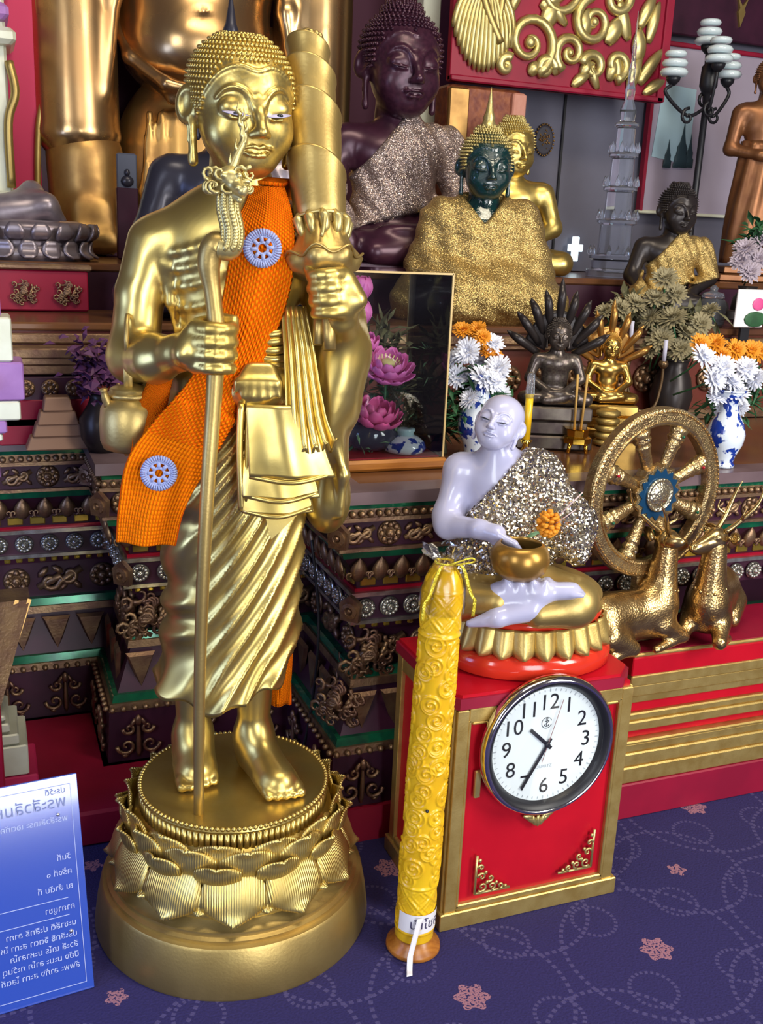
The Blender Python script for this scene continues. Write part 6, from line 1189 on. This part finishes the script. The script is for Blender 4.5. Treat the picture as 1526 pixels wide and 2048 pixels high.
flowers([(1330, 560, 0, 1.3), (1310, 600, 0, 1.2), (1345, 640, -.02, 1.5), (1300, 640, 0, 1.2), (1320, 680, -.02, 1.4), (1370, 670, 0, 1.3), (1240, 620, .02, 1.2), (1270, 610, .02, 1.2), (1210, 625, .03, 1.0), (1400, 650, 0, 1.2), (1350, 590, .02, 1.2), (1420, 625, .02, 1.1), (1360, 700, -.02, 1.3), (1300, 700, 0, 1.0), (1390, 700, 0, 1.1)], 2.28, 'cream', 'dim cream chrysanthemum behind the dharma wheel', 'cream chrysanthemums behind the wheel', seed=7)
foliage('olive_flower_leaves', 'dim olive leaves among the cream chrysanthemums behind the wheel', [(1320, 640, .02), (1350, 680, .02), (1380, 660, .02), (1260, 625, .03)], 2.31, leaf_dim, 60, .06, .01, 8)
q = at(1345, 760, 2.30); vase('dark vase holding the dim cream chrysanthemums', 1345, 760, 2.30, [(.035, 0), (.05, .03), (.06, .08), (.05, .13), (.035, .16), (.04, .18)], bronze_black)
flowers([(1490, 500, 0, 1.3), (1515, 520, 0, 1.3), (1500, 545, -.02, 1.2), (1480, 525, .0, 1.1), (1522, 485, .02, 1.2)], 2.5, 'lilac', 'lilac-white chrysanthemum below the brown standing Buddha', 'chrysanthemums at the right edge', seed=9)
foliage('green_leaves', 'green leaves at the right edge below the brown Buddha', [(1515, 470, .02), (1505, 490, .03)], 2.52, leaf_green, 40, .06, .012, 10)
q = at(1505, 640, 2.46); tv = thing('dark_flower_vase', 'dark vase under the lilac flowers at the right edge', 'vase', (q.x, 2.50, 1.032)); MB().lathe([(.03, 0), (.045, .04), (.04, .08), (.025, .10), (.03, .115)], 24).build('vase_body', bronze_black, tv)
q = at(1425, 640, 2.42); gj = thing('glass_jar', 'dim glass jar behind the orange chrysanthemums', 'jar', (q.x, 2.43, 1.032)); MB().lathe([(.035, 0), (.040, .01), (.042, .06), (.036, .075), (.03, .08)], 24).build('jar_body', crystal, gj); MB().lathe([(.03, .08), (.034, .083), (.03, .095), (.01, .10), (.012, .11), (.004, .118)], 20).build('jar_lid', crystal, gj)
q = at(1500, 617, 2.30); ph = thing('picture_card', 'pale picture card with a pink bloom at the right edge', 'card', (q.x, 2.30, .771)); MB().box((0, 0, q.z-.771), (.10, .006, .105), bev=.002).build('card', paper, ph, smooth=False); mb = MB(); mb.ball((.025, -.004, q.z-.771+.012), (.022, .002, .018), 12, 6); mb.build('pink_bloom_print', petal_rose, ph); mb = MB(); mb.ball((.02, -.004, q.z-.771-.03), (.04, .002, .022), 12, 6); mb.build('leaf_print', leaf_green, ph); MB().box((0, .012, (q.z-.771)/2-.03), (.03, .01, q.z-.771-.05)).build('prop', black, ph, smooth=False)
# ---------------------------------------------------------------- glass case with lotuses
CX0, CX1, CY0, CY1, CZ0, CZ1 = .60, .905, 1.905, 2.13, .771, 1.178
gc = thing('glass_case', 'glass display case with wooden base holding pink lotuses', 'case', (0, 0, 0))
MB().box(((CX0+CX1)/2, (CY0+CY1)/2, .783), (CX1-CX0+.02, CY1-CY0+.02, .024), bev=.006).build('wooden_base', wood, gc, smooth=False); MB().box(((CX0+CX1)/2, (CY0+CY1)/2, .796), (CX1-CX0-.012, CY1-CY0-.012, .003)).build('red_felt', red, gc, smooth=False)
pane = thin_glass('case_glass', (0.93, 0.96, 0.97), 1.3)
hz2 = CZ1-.796; zc = (CZ1+.796)/2
MB().box(((CX0+CX1)/2, CY0, zc), (CX1-CX0, .003, hz2)).build('front_pane', pane, gc, smooth=False); MB().box(((CX0+CX1)/2, CY1, zc), (CX1-CX0, .003, hz2)).build('rear_pane', pane, gc, smooth=False); MB().box((CX0, (CY0+CY1)/2, zc), (.003, CY1-CY0, hz2)).build('side_pane', pane, gc, smooth=False); MB().box((CX1, (CY0+CY1)/2, zc), (.003, CY1-CY0, hz2)).build('side_pane', pane, gc, smooth=False); MB().box(((CX0+CX1)/2, (CY0+CY1)/2, CZ1), (CX1-CX0, CY1-CY0, .003)).build('top_pane', pane, gc, smooth=False)
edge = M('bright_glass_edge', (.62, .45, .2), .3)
for x, y in ((CX1, CY0), (CX0, CY0), (CX1, CY1)): MB().box((x, y, zc), (.004, .004, hz2)).build('edge', edge, gc, smooth=False)
MB().box(((CX0+CX1)/2, CY0, CZ1), (CX1-CX0, .004, .004)).build('edge', edge, gc, smooth=False); MB().box((CX1, (CY0+CY1)/2, CZ1), (.004, CY1-CY0, .004)).build('edge', edge, gc, smooth=False)
def lotus_petal_mesh(w, L, mat):
    mb_ = MB(); mb_.grid(lambda u, v: ((u-.5)*2*w*math.sin(PI*(.10+.84*v))**.8, -L*.28*math.sin(PI*v*.9)*(1-.5*(2*u-1)**2), L*v), 7, 8, .0012); m_ = mb_.mesh('lotus_petal'); m_.materials.append(mat); return m_
lpA, lpB = lotus_petal_mesh(.019, .052, petal_pink), lotus_petal_mesh(.017, .050, petal_rose)
def lotus(label, px_, py_, Y, m_, sc, rows, tilt=(0.5, 0, 0), pod=True):
    q = at(px_, py_, Y); t_ = thing('lotus_flower', label, 'flower', q, 0); t_.rotation_euler = tilt
    for n_, el, k in rows:
        for i in range(n_): a = 2*PI*(i+.5*(k < 1))/n_; link('lotus_petal', m_, None, t_, (.006*math.cos(a)*sc, .006*math.sin(a)*sc, 0), (el, 0, a+PI/2), sc*k)
    if pod:
        mb_ = MB(); mb_.lathe([(.004, 0), (.010, .012), (.013, .022), (.012, .025)], 14); o_ = mb_.build('seed_pod', cream, t_); o_.scale = (sc,)*3
        st_ = MB().tube([(0, 0, 0), (0, 0, .024)], .0011, 5).mesh('stamen'); st_.materials.append(cream)
        for i in range(16): a = 2*PI*i/16; link('stamen', st_, None, t_, (.013*math.cos(a)*sc, .013*math.sin(a)*sc, .006*sc), (.35, 0, a+PI/2), sc)
    mb_ = MB(); R_ = t_.rotation_euler.to_matrix().inverted(); dn = R_ @ Vector((0, 0, -1)); mb_.tube([(0, 0, 0), tuple(dn*(q.z-.80))], .0025, 6); mb_.build('stalk', leaf_green, t_); return t_
lotus('wide open pink lotus at mid height in the glass case', 772, 745, 2.01, lpA, 1.15, ((9, 1.15, 1.0), (9, .80, .92), (8, .45, .8)))
lotus('rose-pink lotus low in the glass case', 748, 845, 1.97, lpB, 1.2, ((8, 1.0, 1.0), (8, .62, .95), (6, .3, .85)), (.3, .1, 0), False)
lotus('upper pink lotus bud in the glass case', 722, 600, 2.02, lpA, .95, ((6, .12, 1.0), (5, .02, .9)), (.1, 0, 0), False); lotus('lower pink lotus bud in the glass case', 722, 650, 1.99, lpA, .95, ((6, .14, 1.0), (5, .02, .9)), (.15, -.1, 0), False)
lotus('pink lotus half hidden by the golden monk\'s sleeve', 728, 700, 2.06, lpA, .8, ((8, .6, 1.0), (7, .3, .9)), (.3, 0, 0), False)
foliage('lotus_case_leaves', 'green leaves under the lotuses in the glass case', [(735, 875, 0), (790, 870, .02), (760, 800, .05), (712, 880, .02)], 1.99, leaf_green, 45, .035, .006, 12); foliage('pale_fern_sprigs', 'pale green fern sprigs above the porcelain jar lid', [(715, 885, -.02), (785, 875, 0), (870, 740, .06), (860, 700, .06)], 1.975, leaf_pale, 16, .03, .003, 13); foliage('dark_reeds', 'dark reed leaves inside the glass case', [(800, 790, .09), (850, 770, .09), (830, 850, .09), (880, 850, .08), (770, 690, .09)], 2.0, leaf_dim, 60, .07, .008, 14)
q = at(742, 925, 1.98); fb = thing('dark_lotus_bowl', 'dark glass bowl under the rose-pink lotus', 'bowl', (q.x, 1.99, .798)); MB().lathe([(.025, 0), (.05, .012), (.062, .035), (.055, .055), (.048, .062)], 28).build('bowl_wall', M('dark_smoked_glass', (.03, .03, .05), .1, coat=.5), fb)
q = at(810, 938, 1.945); jl = thing('porcelain_jar', 'squat blue and white porcelain jar on the case floor', 'jar', (q.x, 1.955, .798)); MB().lathe([(.034, 0), (.044, .004), (.047, .012), (.043, .024), (.030, .034), (.020, .038)], 36).build('jar_body', blue_white, jl); MB().lathe([(.020, .036), (.019, .044), (.022, .048), (.021, .052), (.012, .0525)], 28).build('jar_mouth', M('celadon_glaze', (.42, .62, .66), .15, coat=.5), jl)
# ---------------------------------------------------------------- offerings on the altar
def naga(label, px_, py_, Y, H, skin, hood_mat, nsp=9, lay=1):
    q = at(px_, py_, Y); t_ = thing('naga_buddha', label, 'statue', (q.x, Y, .771), -.35); body, _ = seat_meshes('lap', None); k = H*.42
    plinth(t_, k*1.25, k*.8, 0, H*.30, skin, 3); link('body', body.copy(), skin, t_, (0, 0, H*.30), scale=k); face, curls, mw, mi = head_meshes('buddha'); link('head', face.copy(), skin, t_, (0, 0, H*.30+1.12*k), (.05, 0, 0), k*.19); c_ = link('hair_curls', curls.copy(), skin, t_, (0, 0, H*.30+1.12*k), (.05, 0, 0), k*.19); c_['kind'] = 'stuff'
    mb_ = MB()
    def fn(u, v): a = (u-.5)*2.6; r = k*(.20+.38*v); return (r*math.sin(a)*.95, k*.20-.10*k*math.cos(a), H*.30+k*(.80)+r*math.cos(a)*1.25)
    mb_.grid(fn, 24, 8, .012); mb_.build('hood', hood_mat, t_)
    for i in range(nsp):
        a = -1.35+2.7*i/(nsp-1); r = k*.56; c0 = np.array([r*math.sin(a)*.95, k*.12, H*.30+k*.80+r*math.cos(a)*1.25]); d = np.array([math.sin(a)*.75, -.15, math.cos(a)*1.0+.25]); d /= np.linalg.norm(d); L = k*(.40 if i != nsp//2 else .55)
        mb_ = MB(); mb_.tube(catmull([c0-d*.04, c0+d*L*.4+np.array([0, -.012, 0]), c0+d*L*.75, c0+d*L], 4), [np.interp(j/12, [0, .3, .7, 1], [.010, .013, .008, .001])*H/.4 for j in range(13)], 8); mb_.build('naga_head', hood_mat, t_)
    return t_
naga('dark grey seated figure under a spiked naga hood', 1098, 893, 2.08, .345, bronze_green, bronze_black)
naga('small gold seated figure under a naga hood beside the candlestick', 1203, 878, 2.16, .30, brass, M('old_orange_brass', (.42, .22, .06), .35, .8), 7)
q = at(1200, 872, 2.10); rs_ = thing('stacked_gilt_rings', 'pale gilt ringed stand under the small gold naga figure', 'stand', (q.x-.01, 2.06, .771))
for i in range(5): MB().lathe([(.022+.003*(i % 2), .018*i), (.030, .018*i+.004), (.030, .018*i+.012), (.022, .018*i+.017)], 24).build('ring', gold_trim, rs_)
q = at(1048, 930, 1.90); yc = thing('yellow_candle', 'yellow candle in a gilt holder with a glass chimney', 'candle', (q.x, 1.90, .771)); MB().lathe([(.022, 0), (.020, .008), (.008, .016), (.012, .03), (.007, .045), (.014, .055), (.006, .06)], 20).build('holder', shiny_gold, yc); MB().tube([(0, 0, .058), (0, 0, .158)], .0085, 12).build('wax_stick', wax, yc); MB().lathe([(.0095, .15), (.010, .16), (.0085, .20), (.004, .205)], 16).build('glass_chimney', crystal, yc)
q = at(1152, 890, 2.0); ih = thing('incense_holder', 'small shiny gold footed incense holder with two sticks', 'holder', (q.x, 2.0, .771)); MB().lathe([(.030, .022), (.034, .024), (.034, .036), (.026, .040), (.028, .055), (.032, .058)], 8).build('cup', shiny_gold, ih, smooth=False)
for i in range(4): a = 2*PI*i/4+.4; MB().tube([(.026*math.cos(a), .026*math.sin(a), .026), (.030*math.cos(a), .030*math.sin(a), 0)], [.006, .004], 8).build('foot', shiny_gold, ih)
for dx in (-.009, .009): MB().tube([(dx, 0, .05), (dx*1.5, .0, .185)], .003, 6).build('incense_stick', M('tan_incense', (.5, .3, .08), .7), ih)
q = at(1240, 872, 2.20); cb = thing('candelabra', 'aged brass candelabra with three thin white candles', 'candelabra', (q.x, 2.20, .771), -.3); MB().lathe([(.035, 0), (.034, .01), (.012, .02), (.016, .05), (.022, .07), (.016, .09), (.007, .11), (.010, .15), (.006, .17), (.009, .20), (.006, .22)], 20).build('stem', brass_dark, cb)
for k, (dx, h) in enumerate(((-.095, .18), (0, .23), (.095, .185))):
    if dx: MB().tube(catmull([(0, 0, .135), (dx*.35, 0, .065), (dx*.85, 0, .07), (dx, 0, .13), (dx, 0, h)], 6), .004, 8).build('arm', brass_dark, cb)
    MB().lathe([(.006, h-.012), (.011, h-.006), (.013, h), (.010, h+.008)], 14, (dx, 0, 0)).build('candle_cup', brass_dark, cb); MB().tube([(dx, 0, h), (dx, 0, h+.062)], .0055, 10).build('candle_stick', M('bluish_white_wax', (.55, .55, .72), .4), cb)
# purple orchids at the left
foliage('purple_orchids', 'dim purple orchid spray at the left behind the kettle', [(165, 715, 0), (195, 725, 0), (210, 745, -.02), (185, 760, -.01)], 2.2, petal_purple, 38, .034, .013, 21, 'flower'); q = at(200, 860, 2.2); ov = thing('orchid_vase', 'dark vase of the purple orchids', 'vase', (q.x+.005, 2.2, .771)); MB().lathe([(.03, 0), (.045, .03), (.048, .07), (.03, .10), (.024, .115), (.03, .125)], 24).build('vase_body', bronze_black, ov)

# thin black cable hanging beside the altar
pc = MB(); pc.tube(catmull([(0, 0, .30), (.012, -.004, .20), (.006, -.002, .10), (-.012, 0, .02), (-.03, .01, .003)], 8), .0022, 6); q = at(618, 1300, 1.93); o = pc.build('power_cable', black, None, loc=(q.x, 1.93, .08+.02), smooth=True); o.scale = (1.6, 1, 1.9); tag(o, 'thin black cable hanging down beside the golden monk skirt', 'cable'); o.location.z = .05
